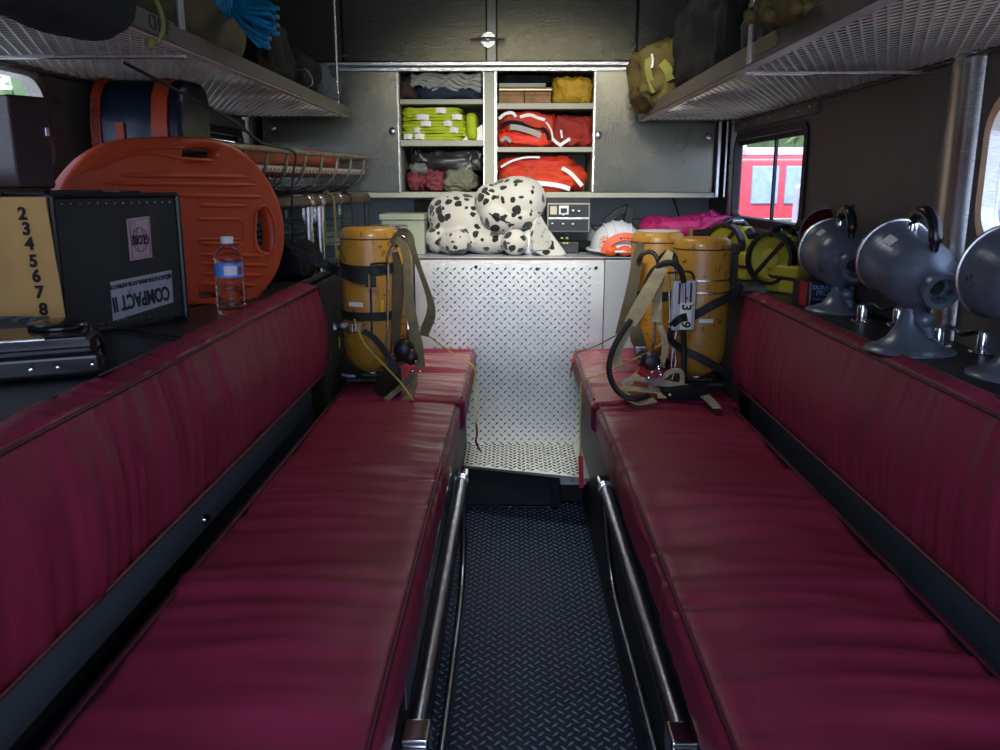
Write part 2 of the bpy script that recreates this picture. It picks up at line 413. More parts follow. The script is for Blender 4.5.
# right windows (y, z): the sliding one at the back and the round-cornered one near the rear
RW1 = (2.985, 1.170, .82, .31, .045); RW2 = (1.25, 1.170, .70, .27, .075)
LW1 = (2.88, 1.18, .82, .31, .045); LW2 = (1.62, 1.272, .60, .224, .08)
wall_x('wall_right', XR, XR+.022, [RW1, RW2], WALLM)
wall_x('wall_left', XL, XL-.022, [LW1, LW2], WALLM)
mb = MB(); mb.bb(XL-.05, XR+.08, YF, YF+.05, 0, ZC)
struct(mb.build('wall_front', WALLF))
def ring(cy, cz, w, h, r, x, n=8):
    return [Vector((x, cy+a, cz+b)) for a, b in rrect(w, h, r, n)]
def window(name, spec, x, side, split, m_frame):
    cy, cz, w, h, r = spec
    root = thing(name, None, None, (x, cy, cz), kind='structure')
    mb = MB()
    a = ring(cy, cz, w+.02, h+.02, r+.01, x-side*.008); b = ring(cy, cz, w-.03, h-.03, max(r-.015,.01), x-side*.010)
    c_ = ring(cy, cz, w-.035, h-.035, max(r-.017,.01), x+side*.020); d = ring(cy, cz, w+.0, h+.0, r, x+side*.020)
    mb.loft([a, b, c_, d], caps=False, closed=True); mb.build('frame', m_frame, root)
    xg = x+side*.012
    if split:
        mb = MB(); mb.bb(xg-.005, xg+.005, cy+split-.008, cy+split+.008, cz-h/2+.01, cz+h/2-.01); mb.bb(xg-.005, xg+.005, cy-w/2, cy+w/2, cz+h/2-.032, cz+h/2-.012)
        mb.build('sash_bar', DARKM, root)
    mb = MB(); o_ = ring(cy, cz, w-.02, h-.02, r-.01, xg); q = ring(cy, cz, w-.02, h-.02, r-.01, xg+side*.003)
    mb.loft([o_, q]); mb.build('pane', GLASS, root)
    return root
window('window_1', RW1, XR, 1, -.06, DARKM)
window('window_2', RW2, XR, 1, 0, STEEL)
window('window_3', LW1, XL, -1, .1, DARKM)
window('window_4', LW2, XL, -1, 0, STEEL)
# window surrounds, pillars and cove trims
mb = MB()
mb.bb(XR-.012, XR, 2.50, 3.44, 1.345, 1.385); struct(mb.build('trim_1', WALLM, bevel=.003))
mb = MB()
for i in range(9): mb.lathe([(.006,0),(.005,.003),(0,.004)], (XR-.012, 2.55+i*.1, 1.365), (-1,0,0), 8)
struct(mb.build('trim_2', STEEL))
mb = MB(); mb.bb(XR-.02, XR, 2.45, 3.4, .985, 1.003); mb.bb(XR-.03, XR, 2.2, 3.8, .955, .965)
struct(mb.build('trim_3', BEAM, bevel=.002))
def pillar(name, y0, y1, x, side, m):
    mb = MB(); r = []
    for z in (.84, 1.40):
        r.append([Vector((x, y0, z)), Vector((x-side*.018, y0+.01, z)), Vector((x-side*.022, (y0+y1)/2, z)), Vector((x-side*.012, y1-.01, z)), Vector((x, y1, z))])
    mb.loft(r); return struct(mb.build(name, m, ang=60))
pillar('trim_4', 1.645, 1.775, XR, 1, STEEL)
pillar('trim_5', 3.40, 3.46, XR, 1, STEEL)
pillar('trim_6', 3.31, 3.42, XL, -1, STEEL)
mb = MB(); mb.bb(XL, XL+.014, 2.4, 3.31, 1.345, 1.385); mb.bb(XL, XL+.014, 2.46, 3.3, 1.01, 1.025); struct(mb.build('trim_7', WALLM, bevel=.003))
# lower lining: ledges behind the backrests and the panels under them
LZ, RZ = .868, .852
mb = MB(); mb.bb(XL, -.625, YB+.3, 3.13, LZ-.02, LZ); mb.bb(XL, -.600, YB+.3, 2.42, .50, .515)
struct(mb.build('trim_8', BLACK, bevel=.003))
mb = MB(); mb.bb(.70, XR, YB+.3, 3.13, RZ-.02, RZ); struct(mb.build('trim_9', BLACK, bevel=.003))
mb = MB(); mb.bb(-.615, -.595, .2, 2.44, .495, LZ-.002); struct(mb.build('trim_10', GREY, bevel=.003))
mb = MB(); mb.bb(.700, .720, .2, 2.44, .40, RZ-.002); struct(mb.build('trim_11', GREY, bevel=.003))
mb = MB(); mb.bb(.698, .719, 2.442, 3.12, .40, RZ-.021); struct(mb.build('trim_14', BLACKIN))
mb = MB(); mb.bb(-.614, -.594, 2.442, 3.12, .45, LZ-.021); struct(mb.build('trim_15', BLACKIN))
# bench boxes
mb = MB(); mb.bb(-.60, -.175, .2, 3.13, 0, .455); mb.bb(-1.0, -.60, 2.44, 3.13, 0, .5); struct(mb.build('trim_12', DARKM, bevel=.004))
mb = MB(); mb.bb(.262, .72, .2, 3.13, 0, .455); struct(mb.build('trim_13', DARKM, bevel=.004))
# tread-plate toe mouldings along the aisle
# small fasteners on the panels
def screw(c, ax, r=.008, m=CHROME):
    mb = MB(); mb.lathe([(r,0),(r*.9,r*.4),(r*.4,r*.7),(0,r*.75)], c, ax, 10); return mb
p = at(205, 519, x=-.594)
o = screw(p, (1,0,0), .012).build('panel_bolt', CHROME); settag(o, 'bright little bolt head on the grey panel under the left backrest', 'bolt')

# ================================================================ upholstery
def sweep_cushion(name, y0, y1, prof, m, parent, amp, fy, fl, ns, rend=.03, seed=0, centre=None):
    """profile in (x,z), swept along y, ends rounded, wrinkled by noise stretched along the profile"""
    cx = sum(p[0] for p in prof)/len(prof); cz = sum(p[1] for p in prof)/len(prof); rings = []
    # resample profile densely
    P = []
    for i in range(len(prof)):
        a = Vector((prof[i][0],0,prof[i][1])); b = Vector((prof[(i+1)%len(prof)][0],0,prof[(i+1)%len(prof)][1]))
        k = max(1, int((b-a).length/.014))
        for j in range(k): P.append(a.lerp(b, j/k))
    nP = len(P)
    N = [(Vector((P[(i+1)%nP]-P[i-1]))) for i in range(nP)]
    N = [Vector((t.z,0,-t.x)).normalized() for t in N]
    if (P[0]-Vector((cx,0,cz))).dot(N[0]) < 0: N = [-n for n in N]
    ys = []
    for k in range(7): ys.append((y0+rend*(1-math.cos(PI/2*k/6)), rend*(1-math.sin(PI/2*k/6))))
    for k in range(1, ns): ys.append((y0+rend+(y1-y0-2*rend)*k/ns, 0))
    for k in range(7): ys.append((y1-rend*(1-math.cos(PI/2*(6-k)/6)), rend*(1-math.sin(PI/2*(6-k)/6))))
    for y, ins in ys:
        g = []
        for i, p in enumerate(P):
            w = noise.noise(Vector((p.x*fl+seed, y*fy, p.z*fl)))
            w2 = noise.noise(Vector((p.x*fl*.4+seed+9, y*fy*.35, p.z*fl*.4)))
            w3 = noise.noise(Vector((p.x*fl*1.3+seed+19, y*fy*2.6, p.z*fl*1.3)))
            mask = .35+.65*max(0, noise.noise(Vector((seed+4, y*2.1, p.z*3+p.x*3)))*1.6+.5)
            d = amp*(-abs(w)*1.3+.9*w2+.35*w3)*mask
            if ins > 0: d *= .4
            if amp > .01 and p.z < .54: d *= .3
            g.append(Vector((p.x, y, p.z))+N[i]*(d-ins))
        rings.append(g)
    mb = MB(); mb.loft(rings); return mb.build(name, m, parent, ang=70)
def rprof(x0, x1, z0, z1, r):
    return [((x0+x1)/2+a, (z0+z1)/2+b) for a, b in rrect(x1-x0, z1-z0, r, 5)]
def seat(name, label, x0, x1, y0, y1, inner, seed, crown=.012):
    t = thing(name, label, 'seat cushion', ((x0+x1)/2, (y0+y1)/2, .455), group='maroon bench seat cushions')
    z0, z1, r = .457, .552, .022
    pf = []
    for a, b in rprof(x0, x1, z0, z1, r):
        if b > (z0+z1)/2+.02:
            u = (a-x0)/(x1-x0); b += crown*math.sin(PI*max(0,min(1,u)))
        pf.append((a, b))
    # subdivide crown
    full = []
    for i in range(len(pf)):
        a, b = pf[i], pf[(i+1)%len(pf)]
        if abs(a[0]-b[0]) > .1 and a[1] > .5:
            for k in range(12):
                u = k/12; full.append((a[0]+(b[0]-a[0])*u, z1+crown*.9*math.sin(PI*u) if k else a[1]))
        else: full.append(a)
    sweep_cushion('cushion', y0, y1, full, VINYL, t, .0150, 14, 2.4, int((y1-y0)/.011), .022, seed)
    xi = x1 if inner > 0 else x0
    mb = MB()
    for xx in (x0+.010, x1-.010):
        pts = [Vector((xx, y0+.03+(y1-y0-.06)*k/30, z1+.0005+.0012*noise.noise(Vector((k*.7, seed, xx))))) for k in range(31)]
        mb.tube(pts, .0034, 6)
    mb.build('piping', PIPING, t)
    return t
seat('seat_cushion', 'long maroon vinyl seat cushion of the left bench, near part', -.515, -.145, .25, 2.315, 1, 1)
seat('seat_cushion', 'short maroon seat cushion at the far left, beside the olive harness', -.515, -.135, 2.33, 3.12, 1, 5)
seat('seat_cushion', 'long maroon vinyl seat cushion of the right bench, near part', .232, .615, .25, 2.30, -1, 9)
seat('seat_cushion', 'short maroon seat cushion at the far right, under the tan straps', .222, .645, 2.315, 3.10, -1, 14)
def backrest(name, label, side, x_bot, x_top, xo, z0, z1, y0, y1, seed):
    t = thing(name, label, 'backrest', (xo, (y0+y1)/2, z0), group='maroon bench backrests')
    f = [(x_bot+side*.03, z0), (x_bot+side*.006, z0+.008), (x_bot, z0+.03)]
    for k in range(1, 8):
        u = k/8; f.append((x_bot+(x_top-x_bot)*u - side*.014*math.sin(PI*u), z0+.03+(z1-z0-.045)*u))
    f += [(x_top, z1-.012), (x_top+side*.004, z1-.003), (x_top+side*.012, z1), (xo-side*.02, z1+.008), (xo-side*.006, z1+.002), (xo, z1-.012), (xo-side*.008, z0+.02)]
    sweep_cushion('cushion', y0, y1, f, VINYL, t, .0075, 36, 3.0, int((y1-y0)/.0085), .03, seed)
    mb = MB(); pts = [Vector((x_top+side*.001, y0+.03+(y1-y0-.05)*k/30, z1-.006)) for k in range(31)]
    pts += [Vector((x_top-side*.0, y1-.006, z1-.03)), Vector((x_bot, y1-.008, z0+.05)), Vector((x_bot+side*.01, y1-.03, z0+.008))]
    pts += [Vector((x_bot+side*.004, y1-.05-(y1-y0-.1)*k/20, z0+.012)) for k in range(21)]
    mb.tube(pts, .0032, 6); mb.build('piping', PIPING, t)
    return t
backrest('backrest', 'padded maroon backrest along the left side, below the water bottle', -1, -.535, -.555, -.622, .609, .870, .35, 2.43, 21)
backrest('backrest', 'padded maroon backrest along the right side, below the grey lamps', 1, .635, .655, .705, .578, .850, .35, 2.42, 33)
# ================================================================ folding guard rails along the aisle
def rail(label, side, x, y0, y1, z, x2, lower):
    t = thing('guard_rail', label, 'rail', (x, (y0+y1)/2, z), group='steel guard rails along the seats')
    mb = MB(); mb.tube([(x, y0, z), (x, y1-.05, z)], .0155, 20); mb.build('rail_tube', RAILM, t)
    mb = MB(); mb.box((x, y1-.03, z-.004), (.034, .055, .036)); mb.build('end_socket', CHROME, t, bevel=.006)
    mb = MB()
    for k in (.062, .078): mb.lathe([(.0165,-.003),(.0195,-.002),(.0195,.002),(.0165,.003)], (x, y1-k, z), (0,1,0), 20)
    mb.build('collar', CHROME, t)
    mb = MB(); mb.box((x, y0-.02, z-.006), (.040, .05, .040)); mb.box((x, y0-.05, z-.05), (.038,.012,.10)); mb.build('end_bracket', CHROME, t, bevel=.005)
    screw((x, y0-.045, z-.03), (0,-1,0), .011).build('bolt', STEEL, t)
    mb = MB(); mb.tube(smooth_path(lower, 6), .0085, 12); mb.build('lower_rod', RAILM, t)
    mb = MB(); sx = x-side*.03
    mb.bb(sx-.002, sx+.002, y0+.1, y1-.01, z-.04, z+.012); mb.build('mounting_strip', STEEL, t, bevel=.001)
    return t
rail('blue-grey steel rail running along the front of the left bench', 1, -.132, 1.06, 2.15, .40, 0,
     [(-.132,2.12,.385), (-.122,2.0,.27), (-.120,1.85,.205), (-.121,1.5,.185), (-.124,1.0,.175)])
rail('blue-grey steel rail running along the front of the right bench', -1, .236, 1.06, 2.10, .40, 0,
     [(.236,2.06,.385), (.238,1.95,.27), (.240,1.82,.215), (.246,1.5,.200), (.252,1.0,.190)])
# ================================================================ tread-plate box at the end of the aisle
YP = 3.13; PZ = .885
t = thing('tread_plate_box', 'bright aluminium tread-plate housing across the end of the aisle', 'equipment box', (.0, YP+.2, 0))
mb = MB(); mb.bb(-.36, .335, YP, YP+.46, 0.0, PZ)
lugs(mb, (-.30, YP, .17), (1,0,0), (0,0,1), (0,-1,0), 27, 30, .0228)
two_mats(mb.build('tread_plate', PLATE, t, smooth=False), 6, LUGP)
mb = MB(); mb.bb(-.362, .335, YP-.003, YP+.004, PZ-.006, PZ+.001); mb.build('edge_trim', mat('brown_edge', (.13,.07,.04), .5), t)
mb = MB(); mb.bb(-.36, .46, YP+.005, YP+.46, PZ, PZ+.004); mb.build('top_sheet', mat('pale_blue_top', (.42,.47,.53), .35, .3), t)
for px, py in ((476,267),(537,269),(596,268)):
    screw(at(px, py, y=YP), (0,-1,0), .007).build('rivet', DARKM, t)
mb = MB(); mb.bb(.338, .47, YP, YP+.46, 0, PZ-.006); mb.build('smooth_panel', mat('pale_grey_panel', (.40,.44,.48), .4, .3, var=.1, dirt=(.06,.07,.08), ds=18, dl=.66), t, bevel=.003)
t = thing('counter', 'dark counter behind the air tanks on the right', 'counter', (.66, YP+.3, 0))
mb = MB(); mb.bb(.472, XR-.005, YP+.01, YF-.005, 0, .93); mb.build('cabinet_body', BLACK, t, bevel=.003)
t = thing('counter', 'dark counter under the sage metal box at the back left', 'counter', (-.66, YP+.3, 0))
mb = MB(); mb.bb(XL+.005, -.365, YP+.01, YF-.005, 0, .885); mb.build('cabinet_body', mat('blue_grey_panel', (.05,.075,.10), .5, var=.2, dirt=(.02,.02,.025), ds=12, dl=.6), t, bevel=.003)
t = thing('tread_plate_step', 'low tread-plate step below the bright aluminium housing', 'step', (.05, 3.0, 0))
mb = MB(); zs = .178
A = [(-.172, YP-.002), (.262, YP-.002), (.262, 2.735), (-.172, 2.865)]
M = Matrix.Translation((0,0,zs-.010)); mb.prism(A, M, .010)
def inA(c): return -.165 < c.x < .255 and c.y < YP-.012 and c.y > 2.865-.3*(c.x+.172)+.016
lugs(mb, (-.17, 2.70, zs), (1,0,0), (0,1,0), (0,0,1), 20, 22, .0215, keep=inA)
two_mats(mb.build('tread', PLATE, t, smooth=False), 6, LUGP)
mb = MB(); mb.bb(-.17, .26, 2.985, YP-.003, 0, zs-.011); mb.build('riser', DARKM, t)
mb = MB(); mb.bb(.17, .26, 2.83, 2.985, .12, zs-.011); lugs(mb, (.17, 2.83, .125), (1,0,0), (0,0,1), (0,-1,0), 4, 2, .021); mb.build('tread_skirt', PLATE, t, smooth=False)
# louvred heater grille below the step
t = thing('heater_grille', 'black louvred grille on the floor under the tread-plate step', 'grille', (-.01, 2.9, 0))
mb = MB(); x0, x1, yv = -.188, .168, 2.90
mb.bb(x0, x1, yv, yv+.02, 0, .012); mb.bb(x0, x1, yv, yv+.02, .145, .160); mb.bb(x0, x0+.015, yv, yv+.02, 0, .160); mb.bb(x1-.028, x1, yv, yv+.02, 0, .160); mb.build('frame', BLACK, t, bevel=.003)
mb = MB()
for k in range(15): mb.box(((x0+x1)/2-.005, yv+.014, .018+k*.0089), (x1-x0-.04, .012, .0022), rot=(.6,0,0))
mb.build('louvres', mat('grey_louvre', (.10,.105,.115), .4, .5), t)
mb = MB(); mb.bb(x0+.01, x1-.01, yv+.02, yv+.03, .005, .155); mb.build('backing', BLACKIN, t)
for px in (476, 510, 548): 
    p = at(px, 504, y=yv-.002); screw((p.x, yv, .007), (0,-1,0), .003).build('screw', CHROME, t)
# ================================================================ storage cabinet on the front wall
def zy(py, y=YC): return at(490, py, y=y).z
def xy(px, y=YC, py=130): return at(px, py, y=y).x
ZT, ZB = zy(70), zy(192)
x_l0, x_l1, x_r0, x_r1 = xy(400), xy(483), xy(497), xy(593)
xe0, xe1 = XL+.035, xy(717)
t = thing('storage_cabinet', 'wall cabinet with six open cubbies of folded clothing above the toy dog', 'cabinet', ((xe0+xe1)/2, YC+.18, ZB))
mb = MB()
mb.bb(xe0, xe1, YC, YF-.002, ZB-.022, ZB)                 # bottom board
mb.bb(xe0, xe1, YC, YF-.002, ZT, ZT+.02)
mb.bb(x_l1, x_r0, YC-.004, YF-.002, ZB, ZT)               # centre post
for xx in (xe0, xe1-.015, x_l0-.012, x_r1): mb.bb(xx, xx+.012, YC+.01, YF-.002, ZB, ZT)
mb.build('carcass', CABM, t, bevel=.002)
mb = MB(); mb.bb(x_l0-.01, x_r1+.01, YF-.02, YF-.006, ZB, ZT); mb.build('back_panel', CABM, t)
SHL = [(zy(104), zy(99)), (zy(146), zy(140))]; SHR = [(zy(109), zy(103)), (zy(152), zy(147))]
for z0, z1 in SHL:
    mb = MB(); mb.bb(x_l0, x_l1, YC+.004, YF-.02, z0, z1); mb.build('shelf', CABM, t, bevel=.002)
for z0, z1 in SHR:
    mb = MB(); mb.bb(x_r0, x_r1, YC+.004, YF-.02, z0, z1); mb.build('shelf', CABM, t, bevel=.002)
mb = MB(); mb.bb(xe0, xe1, YC-.018, YC-.004, ZT-.006, ZT+.008); mb.bb(xe0, xe1, YC-.022, YC-.004, ZT+.014, ZT+.028); mb.build('upper_track', STEEL, t, bevel=.002)
mb = MB(); mb.bb(xe0, xe1+.005, YC-.022, YC-.004, ZB-.022, ZB-.004); mb.build('lower_track', CABM, t, bevel=.002)
mb = MB(); mb.bb(x_l1+.002, x_l1+.006, YC-.012, YC-.003, ZB, ZT); mb.bb(x_r0-.010, x_r0, YC-.014, YC-.003, ZB, ZT); mb.build('centre_edging', STEEL, t)
for x0, x1, kn in ((xe0+.01, x_l0, ((274,128),(393,131))), (x_r1, xe1-.012, ((598,135),(708,137)))):
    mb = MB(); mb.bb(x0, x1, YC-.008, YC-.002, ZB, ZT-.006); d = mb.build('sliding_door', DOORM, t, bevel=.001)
    for px, py in kn:
        p = at(px, py, y=YC-.01); mb = MB(); mb.lathe([(.006,0),(.006,.008),(.012,.012),(.013,.018),(.008,.023),(0,.024)], p, (0,-1,0), 14); mb.build('knob', CHROME, d)
    mb = MB(); xx = x0+.003 if x0 > 0 else x1-.004; mb.bb(xx-.003, xx+.003, YC-.012, YC-.004, ZB, ZT-.01); mb.build('edge_strip', STEEL, d)
mb = MB()
mb.bb(xe1, xe1+.012, YC-.03, YC, ZB-.02, ZT); mb.bb(xe1+.03, xe1+.038, YC-.03, YC, ZB-.02, ZT); mb.build('end_channel', STEEL, t, bevel=.002)
# upper lockers
t = thing('upper_lockers', 'dark stainless locker doors above the open cubbies', 'locker', (-.09, YC+.1, ZT+.03))
zt = ZC-.005; zb = ZT+.032
xs = [xe0, xy(342,py=40), xy(487,py=40), xy(496,py=40), xy(637,py=40), xe1]
for a, b in ((0,1),(1,2),(3,4),(4,5)):
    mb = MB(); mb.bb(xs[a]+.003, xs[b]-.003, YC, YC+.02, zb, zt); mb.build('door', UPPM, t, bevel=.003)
mb = MB(); mb.bb(xs[2], xs[3], YC-.006, YC+.02, zb, zt); mb.build('centre_post', CABM, t, bevel=.002)
mb = MB(); mb.bb(xe0, xe1, YC+.02, YF, zb-.01, zt); mb.build('body', DARKM, t)
p = at(488, 40, y=YC-.008)
mb = MB(); mb.lathe([(.030,0),(.028,.006),(.012,.008)], p, (0,-1,0), 20)
mb.tube([p+Vector((-.065,-.022,0)), p+Vector((0,-.026,.002)), p+Vector((.065,-.022,0))], [.006,.010,.006], 10, squash=.6); mb.lathe([(.008,0),(.008,.03),(.005,.034)], p, (0,-1,0), 12)
mb.build('handle', STEEL, t)
for px in (342, 636):
    p = at(px, 56, y=YC); mb = MB(); mb.tube([p+Vector((0,-.012,0)), p+Vector((.03,-.014,.0))], .004, 8); mb.build('latch', STEEL, t)
# ================================================================ luggage racks of expanded metal
def rack(name, label, side, xf, xb, y0, y1, z, ycross, bh):
    t = thing(name, label, 'luggage rack', ((xf+xb)/2, (y0+y1)/2, z), group='overhead racks')
    mb = MB(); lo, hi = min(xf, xb), max(xf, xb)
    mb.bb(xf-.003, xf+.003, y0, y1, z-.004, z+bh)
    mb.build('front_beam', BEAM, t, bevel=.0015)
    mb = MB(); mb.bb(xf, xf+side*.022, y0, y1, z-.007, z-.0045); mb.build('beam_lip', mat('pale_lip', (.60,.59,.56), .4, .2), t)
    mb = MB(); mb.bb(lo, hi, y1-.004, y1, z-.006, z+.022); mb.build('end_bar', BEAM, t, bevel=.001)
    mb = MB(); mb.bb(xb-side*.004, xb, y0, y1, z-.006, z+.03); mb.bb(xb-side*.02, xb, y0, y1, z-.010, z-.005); mb.build('wall_angle', BEAM, t, bevel=.001)
    W = abs(xb-xf)
    def sag(x): u = (x-lo)/(hi-lo); return -.000*u
    tn = math.tan(math.radians(23)); 
    for nm, sg, w_, h_, mm in (('mesh_strands', side, .0036, .0050, RACKM), ('mesh_cross_strands', -side, .0016, .0022, RACKM)):
        mb = MB(); k0 = -(y1-y0)*tn; c = lo+k0
        while c < hi - k0*0 + (y1-y0)*tn:
            pts = []
            for j in range(0, 200):
                y = y0+(y1-y0)*j/199; x = c+sg*tn*(y-y0)
                if lo+.002 < x < hi-.002: pts.append(Vector((x, y, z+sag(x))))
            if len(pts) > 1:
                q = [pts[0], pts[-1]]
                mb.ribbon(q, w_, h_, (0,0,1))
            c += .0212
        o = mb.build(nm, mm, t, smooth=False); 
    mb = MB(); mb.bb(lo, hi, ycross-.008, ycross+.008, z-.020, z-.014); mb.build('cross_bar', STEEL, t, bevel=.001)
    return t
RK = rack('luggage_rack', 'overhead mesh rack on the right side, holding the tan turnout coat', 1, .475, XR, .3, 3.36, 1.388, 1.84, .034)
LK = rack('luggage_rack', 'overhead mesh rack on the left side, holding the blue rope', -1, -.592, XL, .3, 3.20, 1.392, 1.62, .027)
def hanger(parent, x, y, z0, kind):
    mb = MB()
    if kind == 'rod': mb.tube([(x, y, z0), (x, y, ZC)], .006, 8); mb.box((x, y, z0+.01), (.014,.02,.03))
    else: mb.bb(x-.003, x+.003, y-.012, y+.012, z0, ZC)
    return mb.build('hanger', STEEL, parent, bevel=.001)
hanger(RK, .471, 1.80, 1.385, 'bar')
hanger(LK, -.597, 3.02, 1.39, 'rod')
hanger(LK, -.597, 1.62, 1.39, 'bar')
mb = MB(); p = at(757, 41, x=.470); mb.bb(.4705, .4718, 1.62, 1.76, 1.392, 1.418); mb.build('paper_tape', mat('tan_tape', (.20,.17,.09), .7), RK)
# CHIEF sign on the left beam
t = thing('chief_sign', 'dark sign lettered CHIEF hooked on the left rack beam', 'sign', (-.586, 1.5, 1.40))
mb = MB(); mb.bb(-.5885, -.586, 1.38, 1.56, 1.390, 1.421); mb.build('sign_plate', mat('grey_sign', (.12,.12,.11), .5), t, bevel=.001)
text('lettering', 'CHIEF', .032, frame((-.5855, 1.490, 1.4055), (0,1,0), (0,0,1)), BLACK, t, bold=.001)
# ---- things on the left rack
mb = MB(); lump(mb, (-.760, 1.29, 1.60), (.30, .44, .36), 3, .5, .02, 7, wr=.02, wf=8, ridges=.02, rfreq=18, rdir=(0,1,0))
settag(mb.build('duffel_bag', DKGREEN, ang=180), 'big near-black duffel bag bulging over the near end of the left rack', 'bag')
mb = MB(); g = []
for k in range(22):
    u = k/21; y = 1.52+.62*u; r = .078*(1-.10*noise.noise(Vector((u*6,1,2)))); 
    if u > .85: r *= math.sqrt(max(0.02, 1-((u-.85)/.16)**2))
    g.append([Vector((-.695+r*math.cos(a)*1.0+.004*noise.noise(Vector((u*9,a*2,0))), y, 1.478+r*.98*math.sin(a)+.004*noise.noise(Vector((a*2,u*9,5))))) for a in [2*PI*i/28 for i in range(28)]])
mb.loft(g); settag(mb.build('rolled_tarp', TARP, ang=180), 'rolled khaki canvas tarp on the left rack under the blue rope', 'tarp')
mb = MB(); lump(mb, (-.535, 1.03, 1.505), (.11, .38, .36), 4, .55, .02, 8, ridges=.015, rfreq=18, rdir=(0,1,0))
settag(mb.build('hanging_coat', DKGREEN, ang=180), 'near-black coat hanging over the near end of the left rack', 'coat')
# yellow-green pull loop
mb = MB(); mb.tube(smooth_path([at(156,0,y=1.30), at(162,15,y=1.30), at(163,30,y=1.30), at(158,42,y=1.30), at(150,46,y=1.31)], 5), .0035, 8)
mb.ell(at(151,43,y=1.29), (.007,.006,.009))
settag(mb.build('pull_cord', mat('pale_green_cord',(.17,.19,.05),.7)), 'yellow-green cord with a knot hanging from the left rack', 'cord')
# blue rope
t = thing('blue_rope', 'bundle of bright blue rope on the left rack', 'rope', at(235,10,y=1.95))
mb = MB(); K = at(228, 4, y=1.95)
rnd = random.Random(3)
for k in range(15):
    e = at(275-(k%3)*4, 8+k*2.8, y=1.86+rnd.random()*.10); 
    if k > 9: e = at(268-rnd.random()*10, 36+rnd.random()*12, y=1.84+rnd.random()*.08)
    side_ = Vector((0, .012+rnd.random()*.012, .004)); m_ = K.lerp(e, .55)+Vector((0,0,.012*rnd.random()))
    mb.tube(smooth_path([K, m_+side_+Vector((.004,0,.008)), e+side_*.5, e+Vector((.004,0,0)), e-side_*.5, m_-side_-Vector((.004,0,.008)), K], 5), .0042, 7)
for k in range(8):
    e = at(188+rnd.random()*12, -4+k*2.4, y=1.9+rnd.random()*.1); m_ = K.lerp(e, .5); sd = Vector((0,.02,.01))
    mb.tube(smooth_path([K, m_+sd, e, m_-sd, K], 5), .0042, 7)
mb.build('loops', BLUEROPE, t)
mb = MB(); 
for k in range(6): mb.tube([K+Vector((-.020+k*.007+.0*math.cos(a), .030*math.cos(a), .026*math.sin(a))) for a in [2*PI*i/16 for i in range(16)]], .0045, 7, closed=True)
mb.build('wrapped_knot', BLUEROPE, t)
def stuff_bag(name, label, cat, c, d, m, seed, **k):
    mb = MB(); lump(mb, c, d, seed, k.get('p',.5), k.get('amp',.02), k.get('freq',9), k.get('rot',0), wr=k.get('wr',.018), wf=k.get('wf',11), ridges=k.get('ridges',.012), rfreq=k.get('rfreq',25), rdir=k.get('rdir',(0,1,0)))
    return settag(mb.build(name, m, ang=180), label, cat, k.get('group'))
b = stuff_bag('black_bag', 'black soft bag with a pale zip pull behind the blue rope', 'bag', (-.72, 2.36, 1.485), (.24, .34, .17), DARKF, 11)
b = stuff_bag('black_bag', 'black bag with a round wire handle midway along the left rack', 'bag', (-.74, 2.72, 1.47), (.26, .30, .145), DARKF, 12)
mb = MB(); mb.tube(smooth_path([at(297,70,y=2.58), at(305,69,y=2.58), at(311,76,y=2.58), at(312,84,y=2.58), at(307,87,y=2.58)], 5), .0025, 6)
settag(mb.build('wire_handle', STEEL), 'thin curved wire handle showing against a black bag on the left rack', 'handle')
stuff_bag('folded_coat', 'slate blue folded coat at the far end of the left rack', 'coat', (-.715, 3.02, 1.475), (.22, .26, .15), SLATE, 13, ridges=.02)
# ---- things on the right rack
t = thing('turnout_coat', 'tan firefighter coat bundled at the far end of the right rack', 'coat', (.62, 3.1, 1.39))
mb = MB(); lump(mb, (.575, 3.10, 1.50), (.31, .36, .225), 21, .6, .03, 9, wr=.03, wf=10, ridges=.022, rfreq=16, rdir=(.6,1,0)); mb.build('coat_body', TURN, t, ang=180)
mb = MB(); lump(mb, (.515, 2.965, 1.452), (.10, .10, .115), 23, .8, .012, 14, wr=.012, wf=18, ridges=.01, rfreq=30); mb.build('sleeve', TURN, t, ang=180)
def strip(pts, w, m, name, parent, t_=.004, nrm=(-.5,-.8,.2)):
    mb = MB(); mb.ribbon(smooth_path(pts, 4), w, t_, nrm); return mb.build(name, m, parent, ang=60)
strip([at(650,54,y=2.955), at(648,66,y=2.94), at(650,78,y=2.935), at(655,92,y=2.93)], .022, TURNY, 'reflective_band', t)
strip([at(662,62,y=2.93), at(668,70,y=2.90), at(671,80,y=2.895)], .03, TURNY, 'sleeve_band', t)
strip([at(652,54,y=2.945), at(653,60,y=2.94), at(652,68,y=2.93)], .007, REFL, 'clasp', t)
stuff_bag('black_bag', 'large black bag beside the tan coat on the right rack', 'bag', (.63, 2.55, 1.53), (.28, .62, .28), DARKF, 24, amp=.03, ridges=.02)
stuff_bag('dark_jacket', 'dark folded jacket behind the yellow gloves on the right rack', 'jacket', (.68, 1.98, 1.50), (.30, .34, .22), DKGREEN, 25)
